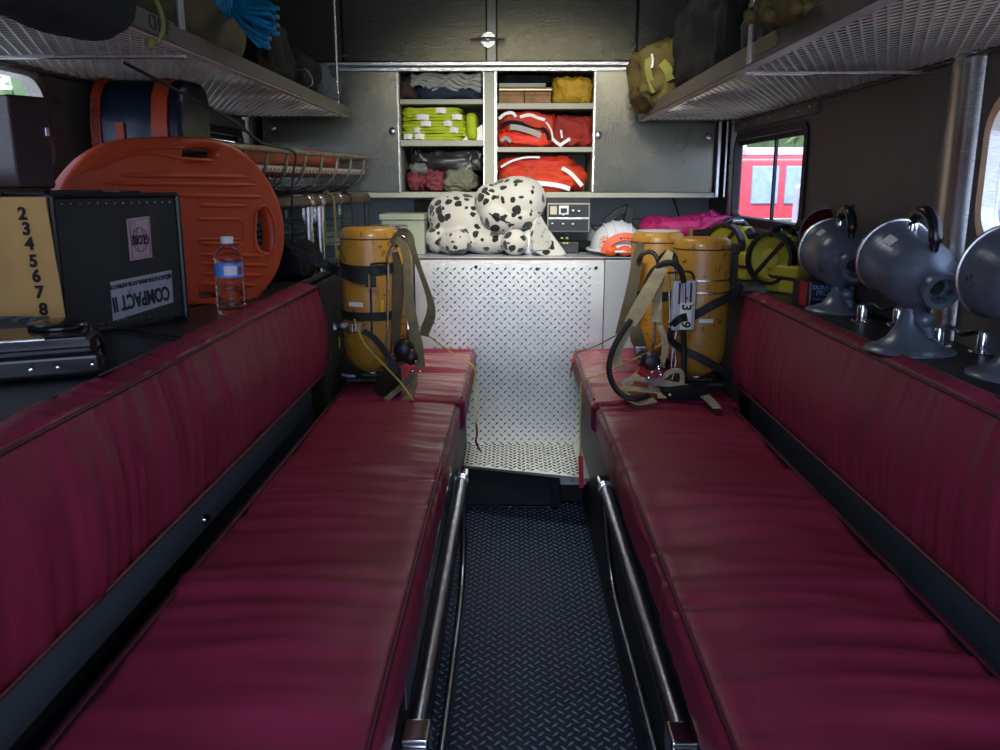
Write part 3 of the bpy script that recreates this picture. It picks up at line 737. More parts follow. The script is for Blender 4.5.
for i, (px, py, s_, lb) in enumerate(((779,8,1.0,'yellow-green fire glove on the right rack, left one of two'),(800,6,1.1,'yellow-green fire glove on the right rack, right one of two'))):
    t = thing('fire_glove', lb, 'glove', at(px,py,y=1.62-.08*i)+Vector((0,0,-.03)), group='fire gloves')
    c = at(px, py, y=1.62-.08*i)
    mb = MB(); lump(mb, c, (.085*s_, .10, .055), 40+i, .8, .008, 20, ridges=.008, rfreq=40)
    for k in range(4): mb.tube(smooth_path([c+Vector((-.02+.016*k, -.02, 0)), c+Vector((-.028+.018*k, -.06, -.008)), c+Vector((-.03+.018*k,-.08,-.022))], 4), [.011]*9, 8)
    mb.tube([c+Vector((-.03,.02,0)), c+Vector((-.052,0,-.012)), c+Vector((-.055,-.02,-.02))], .011, 8)
    mb.build('glove_body', TURN, t, ang=180)
    strip([c+Vector((-.04,-.02,.024)), c+Vector((0,-.03,.032)), c+Vector((.035,-.02,.025))], .014, TURNY, 'knuckle_band', t, nrm=(0,-.5,1))
for i in range(3):
    mb = MB(); lump(mb, (.64+.05*(i%2), 1.40-.26*i, 1.435), (.18,.24,.085), 50+i, .6, .015, 14, ridges=.012)
    settag(mb.build('rolled_webbing', mat('amber_fabric', (.34,.17,.03), .7, var=.3), ang=180), ['amber bundle nearest the gloves','amber bundle between two others','amber bundle at the near end'][i]+', seen through the right rack mesh', 'bundle', 'amber bundles on the right rack')
# ================================================================ left side: rescue board, case, bag, basket
n_ = Vector((.40,-.256,0)).normalized()  # towards the aisle
Pb = Vector((-.690, 2.12, .868)); ub = Vector((.256,.40,0)).normalized(); ub = Vector((-n_.y, n_.x, 0)); ub = ub if ub.y > 0 else -ub
Mb = frame(Pb, ub, (0,0,1))
def B2(px, py): 
    q = Mb.inverted() @ atp(px, py, Pb, n_); return (q.x, q.y)
t = thing('rescue_board', 'bright orange plastic rescue board with grab slots behind the black case', 'rescue board', Pb)
outer = path2([Vector((*B2(*p),0))[:2] for p in [(44,232),(50,200),(62,176),(84,154),(112,141),(150,137),(205,138),(232,147),(254,166),(270,190),(279,218),(280,245),(273,272),(258,294),(246,304)]], 4)
outer += [(B2(220,318)[0], .001), (B2(60,318)[0], .001)]
slot1 = path2([B2(*p) for p in [(179,150),(190,149),(205,149),(211,153),(208,159),(190,158),(179,158)]]+[B2(179,150)], 3)[:-1]
slot2 = path2([B2(*p) for p in [(254,212),(260,211),(264,224),(266,238),(264,250),(257,248),(253,236)]]+[B2(254,212)], 3)[:-1]
slot3 = [B2(*p) for p in [(195,292),(214,293),(216,297),(196,297)]]
if True:
    bd = plate('board', outer, [slot1, slot2, slot3], Mb, .045, .014, ORANGE, t)
def brib(pts, r, sq=.45):
    mb = MB(); mb.tube([Mb @ Vector((*B2(*p), .0225)) for p in pts], r, 8, squash=None); return mb
ribs = MB()
for a, b in (((112,175),(245,177)),((95,183),(252,185)),((170,195),(258,197)),((190,205),(244,206)),((192,243),(236,243)),((192,254),(262,256)),((192,263),(264,265)),((192,273),(258,275)),((192,283),(252,285))):
    q = [Mb @ Vector((*B2(a[0]+(b[0]-a[0])*k/8, a[1]+(b[1]-a[1])*k/8), .0215)) for k in range(9)]; ribs.tube(q, [.001]+[.0062]*7+[.001], 8)
ribs.build('raised_ribs', ORANGE, t)
mb = MB(); q = smooth_path([Mb @ Vector((*B2(*p), .0215)) for p in [(84,168),(98,158),(118,151),(150,148),(178,148)]], 4); mb.tube(q, [.002]+[.0055]*(len(q)-2)+[.002], 8)
q = smooth_path([Mb @ Vector((*B2(*p), .0215)) for p in [(78,170),(96,166),(112,158),(140,153),(178,159),(208,161)]], 4); mb.tube(q, [.002]+[.005]*(len(q)-2)+[.002], 8)
mb.build('grip_ridges', ORANGE, t)
mb = MB(); q = [Mb @ Vector((*B2(*p), .0215)) for p in [(192,219),(232,219),(238,223),(238,237),(234,239),(192,239)]]; mb.tube(q, .004, 8); mb.build('recess_rim', ORANGE, t)
mb = MB(); q = smooth_path([Mb @ Vector((*B2(*p), .0225)) for p in [(250,210),(255,206),(262,208),(268,222),(269,240),(266,253),(258,254),(250,248),(249,230),(250,212)]], 3); mb.tube(q, .004, 8); mb.build('slot_rim', ORANGE, t)
# black sample case, rotated, with stickers
A = Vector((-.832, 1.552, .869)); ab = Vector((.139,.242,0)).normalized(); bk = Vector((-ab.y, ab.x, 0)); bk = bk if bk.x < 0 else -bk
t = thing('equipment_case', 'black hard case with a pink and a silver sticker behind the left backrest', 'case', A)
CW, CD, CH = .272, .150, .262
Mc = frame(A, ab, (0,0,1)); nz_ = Mc.col[2].to_3d()   # Mc z looks towards the aisle
ZS = -1 if nz_.dot(bk) > 0 else 1
mb = MB(); c = A+ab*CW/2+bk*CD/2+Vector((0,0,CH/2)); Rz = math.atan2(ab.y, ab.x)
mb.box(c, (CW, CD, CH), rot=(0,0,Rz)); mb.build('shell', CASEM, t, bevel=.008)
mb = MB()
for u in (0, CW):
    for v in (0, CD): mb.tube([A+ab*u+bk*v+Vector((0,0,.004)), A+ab*u+bk*v+Vector((0,0,CH-.004))], .0065, 8)
for v in (0, CD):
    for z in (.003, CH-.003): mb.tube([A+bk*v+Vector((0,0,z)), A+bk*v+ab*CW+Vector((0,0,z))], .0055, 8)
mb.build('corner_trim', CASEX, t)
mb = MB()
for k in range(14): 
    for z in (.017, CH-.017): mb.lathe([(.0022,0),(.0016,.0015),(0,.002)], A-bk*.0+ab*(.018+k*(CW-.036)/13)+Vector((0,0,z)), -bk, 8)
mb.build('rivets', STEEL, t)
mb = MB(); mb.box(A+ab*CW*.35+bk*CD/2+Vector((0,0,CH+.004)), (.11,.025,.008), rot=(0,0,Rz)); mb.box(A+ab*CW*.75+bk*CD/2+Vector((0,0,CH+.003)), (.05,.04,.006), rot=(0,0,Rz)); mb.build('handle', BLACK, t, bevel=.002)
def case_pt(px, py): return atp(px, py, A-bk*.001, bk)
def sticker(name, q, m, lines, lsize, par):
    c = [case_pt(*p) for p in q]; mb = MB(); o_ = -bk*.0012
    mb.add(c+[p+o_ for p in c], [(3,2,1,0),(4,5,6,7),(0,1,5,4),(1,2,6,5),(2,3,7,6),(3,0,4,7)])
    return mb.build(name, m, par, smooth=False)
s1 = sticker('pink_sticker', [(126,219),(149,216),(152,257),(130,261)], STICK, None, 0, t)
s2 = sticker('silver_sticker', [(110,282),(171,270),(173,302),(113,321)], STICK2, None, 0, t)
def on_case(px, py, dx, dy, off=.0028):
    """matrix on the case face; text rotated so its x runs dx and its y runs dy"""
    return frame(case_pt(px, py)-bk*off, dx, dy)
nx = -ab; ny = Vector((0,0,-1))
t1 = text('lettering', 'GLOBE', .024, on_case(139.5, 239.5, nx, ny), INKR, s1, stretch=.52, bold=.0009)
mb = MB(); cg = case_pt(139.5, 239.5)-bk*.0026
for rx, rz in ((.017,.024),(.009,.024)): mb.tube([cg+ab*rx*math.cos(a)+Vector((0,0,rz*math.sin(a))) for a in [2*PI*i/24 for i in range(24)]], .0006, 4, closed=True)
for f in (-.5,.5): mb.tube([cg+ab*(.015*math.cos(a))+Vector((0,0,.024*f+.004*math.sin(a)*(1 if f<0 else -1))) for a in [PI*i/12 for i in range(13)]], .0006, 4)
q = [case_pt(*p)-bk*.0026 for p in [(128.5,221),(147.5,218.5),(150,255),(132,258.5)]]
mb.tube(q, .0007, 4, closed=True); mb.build('globe_emblem', INKR, s1)
dxs = (case_pt(110,282)-case_pt(171,270)).normalized()
text('lettering', 'COMPACT II', .040, frame(case_pt(141, 298)-bk*.0028, dxs, (0,0,-1)), INK, s2, stretch=.60, bold=.0012)
text('lettering', 'RESUSCITATOR-INHALATOR-ASPIRATOR', .012, frame(case_pt(140, 281.5)-bk*.0028, dxs, (0,0,-1)), INK, s2, stretch=.66, bold=.0002)
# manila envelope with handwritten numbers
t = thing('manila_envelope', 'tan paper envelope numbered 2 to 8 leaning on the black case', 'envelope', (-.93, 1.50, .869))
YE = 1.515; ne = Vector((0.05,-1,0)).normalized(); Pe = Vector((-.86, YE, .9))
def E(px, py): return atp(px, py, Pe, ne)
q = [E(69,337), E(46,197), E(-20,197), E(-12,345)]
mb = MB(); g = []
NE = 14
for s_ in (0, 1):
    for i in range(NE+1):
        for j in range(NE+1):
            u, v = i/NE, j/NE
            p = (q[3].lerp(q[0], u)).lerp(q[2].lerp(q[1], u), v)
            bow = .004*math.sin(PI*u)*math.sin(PI*v)+.0035*noise.noise(Vector((u*3,v*4,2)))
            g.append(p+ne*(bow+(.0035 if s_ else 0)))
N1 = NE+1; fs = []
for i in range(NE):
    for j in range(NE):
        a = i*N1+j; fs.append((a, a+1, a+N1+1, a+N1)); b_ = a+N1*N1; fs.append((b_, b_+N1, b_+N1+1, b_+1))
for i in range(NE):
    for a, b_ in ((i, i+1), (NE*N1+i+1, NE*N1+i), ((i+1)*N1, i*N1), (i*N1+NE, (i+1)*N1+NE)): fs.append((a, b_, b_+N1*N1, a+N1*N1))
mb.add(g, fs); mb.build('paper', MANILA, t, ang=60)
for ch, px, py in (('2',25,214),('3',29,229),('4',32,244),('5',36,261),('6',39,276),('7',42,292),('8',46,309)):
    M = frame(E(px,py)+ne*.0095, (1,.05,0), (-.12,0,1)); text('number', ch, .030, M, INK, t, ext=.0005, bold=.0012)
# maroon metal box standing on the case
t = thing('metal_box', 'dark maroon metal box standing on the black case at the left edge', 'box', A+Vector((0,0,CH)))
mb = MB(); cc = A+bk*.118+ab*.022+Vector((0,0,CH+.0085+.085)); mb.box(cc, (.075,.09,.165), rot=(0,0,Rz)); mb.build('box_body', MAROONBOX, t, bevel=.005)
mb = MB(); mb.box(cc+Vector((0,0,.045)), (.078,.093,.003), rot=(0,0,Rz)); mb.build('lid_seam', BLACK, t)
mb = MB(); mb.box(cc+ab*.028-bk*.047+Vector((0,0,.02)), (.008,.006,.016), rot=(0,0,Rz)); mb.build('latch', CHROME, t, bevel=.001)
# blue duffel with orange straps on top of the basket
t = thing('blue_equipment_bag', 'dark blue padded bag with orange straps above the orange board', 'bag', (-.80, 2.16, 1.25))
xL, xR = at(82,110,y=2.14).x+.0, at(200,110,y=2.14).x
zB, zTp = 1.225, at(150,79,y=2.1).z
f = [at(80,110,y=2.05)]
mb = MB(); prof = [(0,0),(.0,.06),(.012,.115),(.04,.150),(.09,.165),(.19,.165),(.215,.14),(.215,.0)]
g = []; x0, x1 = -.985, -.765
y_f = 2.02
for k in range(19):
    u = k/18; x = x0+(x1-x0)*u; e_ = min(1, (min(u,1-u)*9+.25)) if u < .5 else min(1, min(u,1-u)*14+.7)
    g.append([Vector((x+.003*noise.noise(Vector((a*20,b_*20,u*3))), y_f+.1075+(a-.1075)*(.7+.3*e_)+.004*noise.noise(Vector((u*5,b_*9,1))), zB+b_*(.62+.38*e_)+.004*noise.noise(Vector((u*6,a*9,7))))) for a, b_ in prof])
mb.loft(g); mb.build('bag_body', BLUEBAG, t, bevel=.01, ang=50)
def bstrap(u, w, nm='orange_strap', hgt=1.0, top=True):
    x = x0+(x1-x0)*u; pts = [(x, y_f-.004, zB+.004), (x, y_f-.005, zB+.062)]
    if hgt > .6: pts += [(x, y_f+.008, zB+.118), (x, y_f+.036, zB+.156)]
    if top: pts += [(x, y_f+.09, zB+.172), (x, y_f+.18, zB+.172)]
    nr = [(0,-1,0),(0,-1,.1),(0,-1,.6),(0,-.6,1),(0,-.1,1),(0,0,1)][:len(pts)]
    mb = MB(); mb.ribbon(pts, w, .005, nr); return mb.build(nm, STRAPO, t, ang=60)
bstrap(.12, .022); bstrap(.79, .036)
bstrap(.37, .020, hgt=.5, top=False)
for u, s_ in ((.12, 'RESCUE'),):
    text('lettering', 'EMERGENCY', .020, frame((x0+(x1-x0)*u, y_f-.0085, zB+.062), (0,0,-1), (1,0,0)), INKR, t, stretch=.9)
# stokes basket on a pipe rail
Rr = [at(367,158,z=1.245), at(240,147,z=1.245)]
dr = (Rr[1]-Rr[0]).normalized(); R0, R1 = Rr[0], Rr[0]+dr*1.12
wv = Vector((-abs(dr.y), 0, 0)); wv = Vector((-1,0,0))*.36
t = thing('stokes_basket', 'wire rescue basket lying along the left wall behind the orange board', 'basket stretcher', (R0+R1)/2+wv/2-Vector((0,0,.13)))
mb = MB(); loop = smooth_path([R0, R0.lerp(R1,.5), R1, R1+dr*.05+wv*.3, R1+dr*.05+wv*.7, R1+wv, R0.lerp(R1,.5)+wv, R0+wv, R0-dr*.05+wv*.7, R0-dr*.05+wv*.3], 4)
mb.tube(loop, .0085, 8, closed=True); mb.build('top_rail', RUSTW, t)
mb = MB(); dz = Vector((0,0,-.052)); iw = Vector((-.012,0,0))
mb.ribbon([R0+dz+iw, R0.lerp(R1,.5)+dz+iw, R1+dz+iw], .018, .003, (1,0,0)); mb.ribbon([R0+wv+dz-iw, R1+wv+dz-iw], .018, .003, (1,0,0)); mb.build('side_bar', mat('pale_bar', (.50,.46,.42), .4, .3), t)
def ribpt(y_, s_):   # point on the basket's hull, s 0..1 around the cross-section
    base = R0.lerp(R1, y_); a = PI*s_
    return base + wv*(.5-.5*math.cos(a)) + Vector((0,0,-.128*(math.sin(a)**.6)))
for k in range(9):
    mb = MB(); mb.tube([ribpt(.03+k*.118, j/16)+(dr*.012*math.sin(j)) for j in range(17)], .0048, 6); mb.build('rib', RUSTW, t)
mb = MB()
for k in range(44):
    for sg in (1,-1):
        pts = []
        for j in range(10):
            s_ = .07+.38*j/9; y_ = (k+.0)/44+sg*(j-4.5)*.006
            if 0 < y_ < 1: pts.append(ribpt(y_, s_)+Vector((.002*sg,0,0)))
        if len(pts) > 2: mb.tube(pts, .0011, 3, caps=False)
mb.build('wire_netting', DARKM, t)
t2 = thing('orange_litter_pad', 'dull orange pad lying inside the wire rescue basket', 'pad', (R0+R1)/2+wv/2-Vector((0,0,.1)))
mb = MB(); c = R0.lerp(R1,.45)+wv*.5+Vector((0,0,-.030)); lump(mb, c, (.27, .92, .085), 61, .35, .012, 10, wr=.01, rotz=math.atan2(-dr.x,-dr.y)*-1, ridges=.014, rfreq=20, rdir=(0,1,0)); mb.build('pad', BASKO, t2, ang=180)
strip([at(305,150,z=1.262), at(311,156,z=1.25), at(313,163,z=1.24)], .02, STRAPO, 'pad_strap', t2, nrm=(1,0,.5))
# pipe rail and its posts
P0, P1 = at(366,198,z=1.100), at(258,205,z=1.092)
t = thing('pipe_rail', 'brown pipe rail with two steel posts under the wire basket', 'rail', (P0+P1)/2-Vector((0,0,.22)))
mb = MB(); mb.tube([P0, P0.lerp(P1,1.3)], .0185, 16); mb.tube([P0+wv*.8, P0.lerp(P1,1.3)+wv*.8], .0185, 16); mb.build('pipe', PIPEB, t)
for px in (307, 318):
    u = (P0.x*0); k = min(range(100), key=lambda i: abs((lambda q: (q-EYE).dot(RT)/(q-EYE).dot(FW)*FPX+500)(P0.lerp(P1, i/99))-px)); c = P0.lerp(P1, k/99)
    mb = MB(); mb.tube([c-Vector((0,0,.01)), Vector((c.x, c.y, .869))], .0145, 16); po = mb.build('post', STEEL, t)
    mb = MB(); mb.tube([c-Vector((0,0,.010)), c-Vector((0,0,.065))], .0172, 16); mb.build('post_sleeve', STEEL, po)
    mb = MB(); mb.lathe([(.0195,-.014),(.022,-.010),(.022,.010),(.0195,.014)], c, P1-P0, 20); mb.build('pipe_clamp', STEEL, po)
for s_ in (0, 1.25):
    c = P0.lerp(P1, s_)+wv*.8; mb = MB(); mb.tube([c, Vector((c.x, c.y, .886 if c.y > 3.13 else .869))], .012, 12); mb.build('post', DARKM, t)
c = P0; mb = MB(); mb.tube([c, Vector((c.x, c.y, .886 if c.y > 3.13 else .869))], .010, 12); mb.build('post', DARKM, t)
# hooks and dark hoses hanging from the pipe
def onpipe(px):
    k = min(range(200), key=lambda i: abs((lambda q: (q-EYE).dot(RT)/(q-EYE).dot(FW)*FPX+500)(P0.lerp(P1, i/199))-px)); return P0.lerp(P1, k/199)
for px, lb, m_ in ((328,'olive strap hooked over the brown pipe, next to the steel posts', OLIVE), (346,'black strap hooked over the brown pipe, furthest along', WEB)):
    c = onpipe(px); mb = MB()
    pts = [c+Vector((.020,0,-.19)), c+Vector((.021,0,-.06)), c+Vector((.018,0,.008)), c+Vector((0,0,.0215)), c+Vector((-.018,0,.008)), c+Vector((-.020,.02,-.06)), c+Vector((-.02,.03,-.15))]
    mb.ribbon(smooth_path(pts, 5), .026, .003, [(1,0,0)]*11+[(1,0,0)]*20)
    settag(mb.build('hanging_strap', m_, ang=60), lb, 'strap', 'straps over the brown pipe')
c = onpipe(336); mb = MB(); mb.tube([c+Vector((0,.0225*math.cos(a)*0,0))+Vector((.0205*math.cos(a),0,.0205*math.sin(a))) for a in [2*PI*i/20 for i in range(20)]], .0022, 6, closed=True)
mb.tube([c+Vector((.012,-.004,-.02)), c+Vector((.012,-.004,-.05))], .003, 6); mb.tube([c+Vector((.012,.006,-.02)), c+Vector((.012,.006,-.05))], .003, 6)
settag(mb.build('ring_hook', STEEL), 'steel ring with two pins clipped on the brown pipe', 'hook')
# black clutter on the ledge behind the rescue board
def clutter(name, label, cat, c, d, m, seed, **k): return stuff_bag(name, label, cat, c, d, m, seed, **k)
clutter('black_pouch', 'black pouch on the ledge beyond the orange board', 'pouch', (-.70, 2.66, .925), (.16, .30, .11), DARKF, 71)
clutter('dark_coil', 'dark folded hose bundle between the orange board and the wall', 'bundle', (-.86, 2.75, .96), (.22, .5, .18), NAVY, 72)
mb = MB(); rnd = random.Random(5)
for k in range(5): mb.tube(smooth_path([(-.80, 2.25+.05*k, 1.02-.02*k), (-.76, 2.5, 1.04-.018*k), (-.66, 2.85, 1.035-.02*k), (-.58, 3.08, 1.03-.02*k)], 5), .004, 6)
settag(mb.build('cable_bundle', mat('teal_cable', (.03,.09,.09), .4)), 'loose dark teal cables crossing behind the steel posts', 'cable')
# elastic cord from the rack down to the basket
mb = MB(); mb.tube(smooth_path([Vector((-.75, 1.72, 1.378)), at(228,118,y=2.05), at(262,143,y=2.3), at(294,152,y=2.5), at(293,175,y=2.5), at(292,205,y=2.52), at(293,250,y=2.54)], 5), .0035, 6)
settag(mb.build('bungee_cord', CORDG), 'thin dark green cord slanting from the left rack to the basket', 'cord')
# water bottle
p = at(232, 314, z=.869)
t = thing('water_bottle', 'clear plastic water bottle with a blue label on the left ledge', 'bottle', p)
H_ = .163; pr_ = [(.0,.001),(.024,.0),(.0295,.006),(.0295,.012)]
for k in range(6): z = .016+k*.012; pr_ += [(.0285,z),(.0302,z+.004),(.0302,z+.008)]
pr_ += [(.0295,.092),(.0295,.118),(.0305,.122),(.027,.134),(.018,.146),(.0125,.150),(.0125,.156),(.0,.156)]
mb = MB(); mb.lathe(pr_, p, (0,0,1), 32); mb.build('bottle_body', WATERG, t, ang=60)
mb = MB(); mb.lathe([(.0302,.083),(.0305,.085),(.0305,.112),(.0302,.114)], p, (0,0,1), 32); mb.build('label', BLUELAB, t, ang=60)
lab = ROOT
mb = MB(); 
for k in range(-3,4):
    a = -1.15+k*.13; mb.box(p+Vector((.0308*math.cos(a), .0308*math.sin(a), .098)), (.0008,.0042,.020), rot=(0,0,a))
mb.build('label_white_patch', WHITEP, t)
mb = MB(); 
for k in range(2): a = -.45+k*.15; mb.box(p+Vector((.0308*math.cos(a), .0308*math.sin(a), .098)), (.0008,.0048,.016), rot=(0,0,a))
mb.build('label_red_patch', REDTAG, t)
mb = MB(); mb.lathe([(.0,.1565),(.0135,.1555),(.0135,.168),(.0125,.170),(0,.170)], p, (0,0,1), 24); mb.build('cap', WHITEP, t)
# black instrument and quilted pouch at the near left
t = thing('camera_case', 'glossy black flat case with a small silver plate at the left edge', 'case', (-.72, 1.25, .869))
mb = MB(); R1_ = .45
mb.box((-.740, 1.27, .888), (.20, .17, .038), rot=(0,0,R1_)); mb.build('base', BLACKG, t, bevel=.010, seg=3)
mb = MB(); mb.box((-.735, 1.29, .915), (.15, .12, .022), rot=(0,.0,R1_)); mb.lathe([(.045,0),(.043,.010),(.030,.014)], (-.725,1.33,.924), (0,0,1), 24); mb.build('lid', BLACKG, t, bevel=.007, seg=3)
mb = MB(); mb.box((-.722,1.205,.9275), (.075,.012,.002), rot=(0,0,R1_)); mb.build('silver_plate', STEEL, t)
mb = MB()
for dx_, dy_ in ((0,0),(.03,.018),(.07,.04)): mb.lathe([(.003,0),(.002,.002),(0,.0025)], (-.690+dx_, 1.178+dy_, .890), (.43,-.9,0), 8)
mb.build('studs', CHROME, t)
t = thing('quilted_pouch', 'slate blue quilted pouch in front of the tan envelope', 'pouch', (-.86, 1.42, .869))
mb = MB(); lump(mb, (-.868, 1.425, .897), (.15,.10,.055), 81, .55, .004, 20); q_ = mb.build('pouch_body', SLATE, t, ang=180)
mb = MB()
for k in range(5):
    mb.tube(smooth_path([(-.925+k*.028, 1.385, .900), (-.925+k*.028, 1.41, .925), (-.925+k*.028, 1.46, .922)], 4), .0035, 6)
mb.build('quilt_seams', mat('pale_slate', (.10,.13,.17), .7), t)
mb = MB(); mb.tube(smooth_path([at(88,338,z=.935), at(96,333,z=.935), at(104,345,z=.90), at(103,358,z=.876), at(98,366,z=.874)], 5), .004, 8)
settag(mb.build('power_cable', RUBBER), 'black cable curling down off the right end of the glossy case', 'cable')
mb = MB()
mb.tube(smooth_path([at(98,330,z=.88), at(120,328,z=.876), at(150,333,z=.874), at(185,336,z=.874)], 5), .0035, 8)
settag(mb.build('power_cable', RUBBER), 'thin black cable lying along the foot of the black case with stickers', 'cable')
# ================================================================ folded things in the cabinet
def P(px, py, y): return at(px, py, y=y)
def shelfz(py): return P(490, py, YC).z
SZ = {'L0': SHL[0][1], 'L1': SHL[1][1], 'L2': ZB, 'R0': SHR[0][1], 'R1': SHR[1][1], 'R2': ZB}
def fold(name, label, cat, px0, px1, ztop_py, zbot, m, seed, yf=YC+.02, dep=.22, parent=None, amp=.012, ridges=.010, rfreq=30, rdir=(.2,0,1), p=.35, freq=16, group=None, part=None, wr=.016, wf=20.):
    x0, x1 = P(px0, 130, yf).x, P(px1, 130, yf).x; z1 = P(490, ztop_py, yf).z
    c = ((x0+x1)/2, yf+dep/2, (zbot+z1)/2); mb = MB(); lump(mb, c, (x1-x0, dep, z1-zbot), seed, p, amp, freq, wr=wr, wf=wf, ridges=ridges, rfreq=rfreq, rdir=rdir)
    o = mb.build(part or name, m, parent, ang=180)
    if parent is None: settag(o, label, cat, group)
    return o
# top left cubby
t = thing('folded_sheet', 'crumpled pale grey sheet on top in the upper left cubby', 'sheet', (-.25, YC+.12, SZ['L0']+.055))
mb = MB(); g = []
for k in range(5):
    pts = []
    for j in range(40):
        u = j/39; px = 411+70*u; py = 75+2.6*k+2.4*math.sin(u*17+k*.8)+1.8*noise.noise(Vector((u*6,k*.9,2)))+3.5*u*(k/5)
        pts.append(P(px, py, YC+.022+.004*math.sin(u*23+k)))
    mb.ribbon(pts, .018, .006, [(0,-1,.3+.5*math.sin(j*.7+k)) for j in range(40)])
mb.build('folds', GREYF, t, ang=180)
fold('', '', '', 410, 482, 75, SZ['L0']+.055, GREYF, 101, YC+.035, .22, parent=t, part='sheet_body', amp=.01)
fold('folded_trousers', 'dark navy folded cloth under the pale grey sheet', 'clothing', 416, 482, 87, SZ['L0'], NAVY, 102, ridges=.006)
fold('brown_cloth', 'dark brown rolled cloth at the left end of the upper left cubby', 'cloth', 401, 416, 75, SZ['L0'], BROWNF, 103, p=.6)
# hi-vis vests
vz = SZ['L1']; hz = .0245
vp = [[(404,412),(415,424)], [(414,420),(450,458)], [(421,431),(444,452)], [(417,429),(452,462)], [(436,446)]]
names = ['lowest lime safety vest of the stack in the left cubby','second lime safety vest from the bottom of the stack','middle lime safety vest of the stack in the left cubby','fourth lime safety vest up, with two white patches','topmost lime safety vest of the stack, one big white patch']
for k in range(5):
    x0, x1 = P(401, 125, YC+.02).x, P([472,470,466,464,461][k], 125, YC+.02).x; zb_ = vz+k*hz
    t = thing('safety_vest', names[k], 'vest', ((x0+x1)/2, YC+.12, zb_), group='lime safety vests')
    mb = MB()
    for q in (0, 1): lump(mb, ((x0+x1)/2+.004*q, YC+.13, zb_+hz*.26+q*hz*.48), (x1-x0, .22, hz*.60), 110+k*2+q, .3, .003, 22, ridges=.0035, rfreq=40, rdir=(1,0,0), wr=.006, wf=24)
    mb.build('vest_body', LIME, t, ang=180)
    for i, (a, b) in enumerate(vp[k]):
        xa, xb = P(a, 125, YC+.015).x, P(b, 125, YC+.015).x
        mb = MB(); mb.ribbon([(xa, YC+.015, zb_+hz*.55), ((xa+xb)/2, YC+.010, zb_+hz*.62), (xb, YC+.015, zb_+hz*.5)], hz*.85, .004, (0,-1,.1)); mb.build('reflective_patch', REFL, t)
t = thing('safety_vest', 'lime safety vest propped slanting against the right side of its stack', 'vest', P(472, 140, YC+.05)*1, group='lime safety vests')
c = P(473, 131, YC+.07); mb = MB(); lump(mb, (c.x-.002, c.y, vz+.048), (.045,.16,.11), 131, .5, .005, 18, ridges=.004); 
for i, v in enumerate(mb.v): mb.v[i] = Vector((v.x+(v.z-vz-.03)*-.05, v.y, max(v.z, vz+.001)))
mb.build('vest_body', LIME, t, ang=180)
q = [P(462,140,YC+.012), P(483,140,YC+.012), P(482.5,124,YC+.016)]; mb = MB(); mb.add(q+[p+Vector((0,.004,0)) for p in q], [(0,1,2),(5,4,3),(0,3,4,1),(1,4,5,2),(2,5,3,0)]); mb.build('reflective_patch', REFL, t, smooth=False)
# bottom left cubby
fold('black_jacket', 'crumpled black jacket at the top of the lower left cubby', 'jacket', 413, 483, 152, ZB+.085, mat('black_nylon', (.03,.03,.032), .35), 141, YC+.05, .2, wr=.03, wf=26, amp=.012, ridges=.012)
fold('black_holdall', 'black holdall standing at the back of the lower left cubby', 'bag', 404, 481, 163, ZB, DARKF, 142, YC+.12, .2)
t = thing('plastic_bag', 'clear plastic bag of pink cloth in the lower left cubby', 'bag', (-.38, YC+.1, ZB))
fold('', '', '', 404, 445, 160, ZB+.001, PLBAG, 143, YC+.015, .12, parent=t, part='plastic_film', p=.7, amp=.012)
fold('', '', '', 407, 424, 172, ZB+.004, mat('dusty_pink_cloth', (.30,.05,.07), .7, var=.3), 144, YC+.04, .08, parent=t, part='pink_cloth', p=.8)
fold('', '', '', 424, 443, 168, ZB+.004, MATS['dusty_pink_cloth'], 145, YC+.03, .08, parent=t, part='pink_cloth', p=.8)
fold('', '', '', 409, 436, 162, ZB+.07, GREYF, 146, YC+.05, .08, parent=t, part='grey_cloth', p=.8)
fold('sage_roll', 'sage green rolled cloth beside the clear plastic bag', 'cloth', 441, 475, 166, ZB, GREYG, 147, YC+.02, .15, p=.75)
# top right cubby
zr = SZ['R0']
x0, x1, x2 = P(499,100,YC+.02).x, P(524.3,100,YC+.02).x, P(551,100,YC+.02).x; zc = P(490, 92, YC+.02).z
for a, b, lb in ((x0, x1-.002, 'speckled tan carton under the flat case, left of two'), (x1+.001, x2, 'speckled tan carton under the flat case, right of two')):
    t = thing('carton', lb, 'box', ((a+b)/2, YC+.1, zr), group='tan cartons')
    mb = MB(); mb.bb(a, b, YC+.02, YC+.2, zr+.0005, zc); mb.build('carton_body', CARD, t, bevel=.002)
    mb = MB(); mb.bb(a+.003, b-.003, YC+.0185, YC+.0205, zc-.012, zc-.010); mb.build('lid_edge', BROWNF, t)
t = thing('flat_case', 'flat dark case with brass edges lying on the tan cartons', 'case', ((x0+x2)/2, YC+.1, zc))
mb = MB(); mb.bb(x0, x2+.004, YC+.018, YC+.22, zc+.001, zc+.018); mb.build('case_body', BLACK, t, bevel=.002)
mb = MB(); mb.bb(x0, x2+.004, YC+.015, YC+.019, zc+.006, zc+.011); mb.build('brass_edge', BOXLID, t)
mb = MB(); mb.bb(x0, x2-.02, YC+.03, YC+.2, zc+.019, zc+.034); settag(mb.build('folded_paper', GREYF, bevel=.002), 'pale flat bundle on top of the brass-edged case', 'papers')
fold('black_cover', 'black ribbed cloth at the top of the upper right cubby', 'cloth', 499, 552, 74, zc+.036, DARKF, 151, YC+.04, .18)
fold('yellow_jacket', 'crumpled yellow jacket filling the right end of the upper right cubby', 'jacket', 553, 592, 76.5, zr, YELF, 152, YC+.015, .2, amp=.008, ridges=.016, rfreq=34, rdir=(1,0,.9), p=.5)
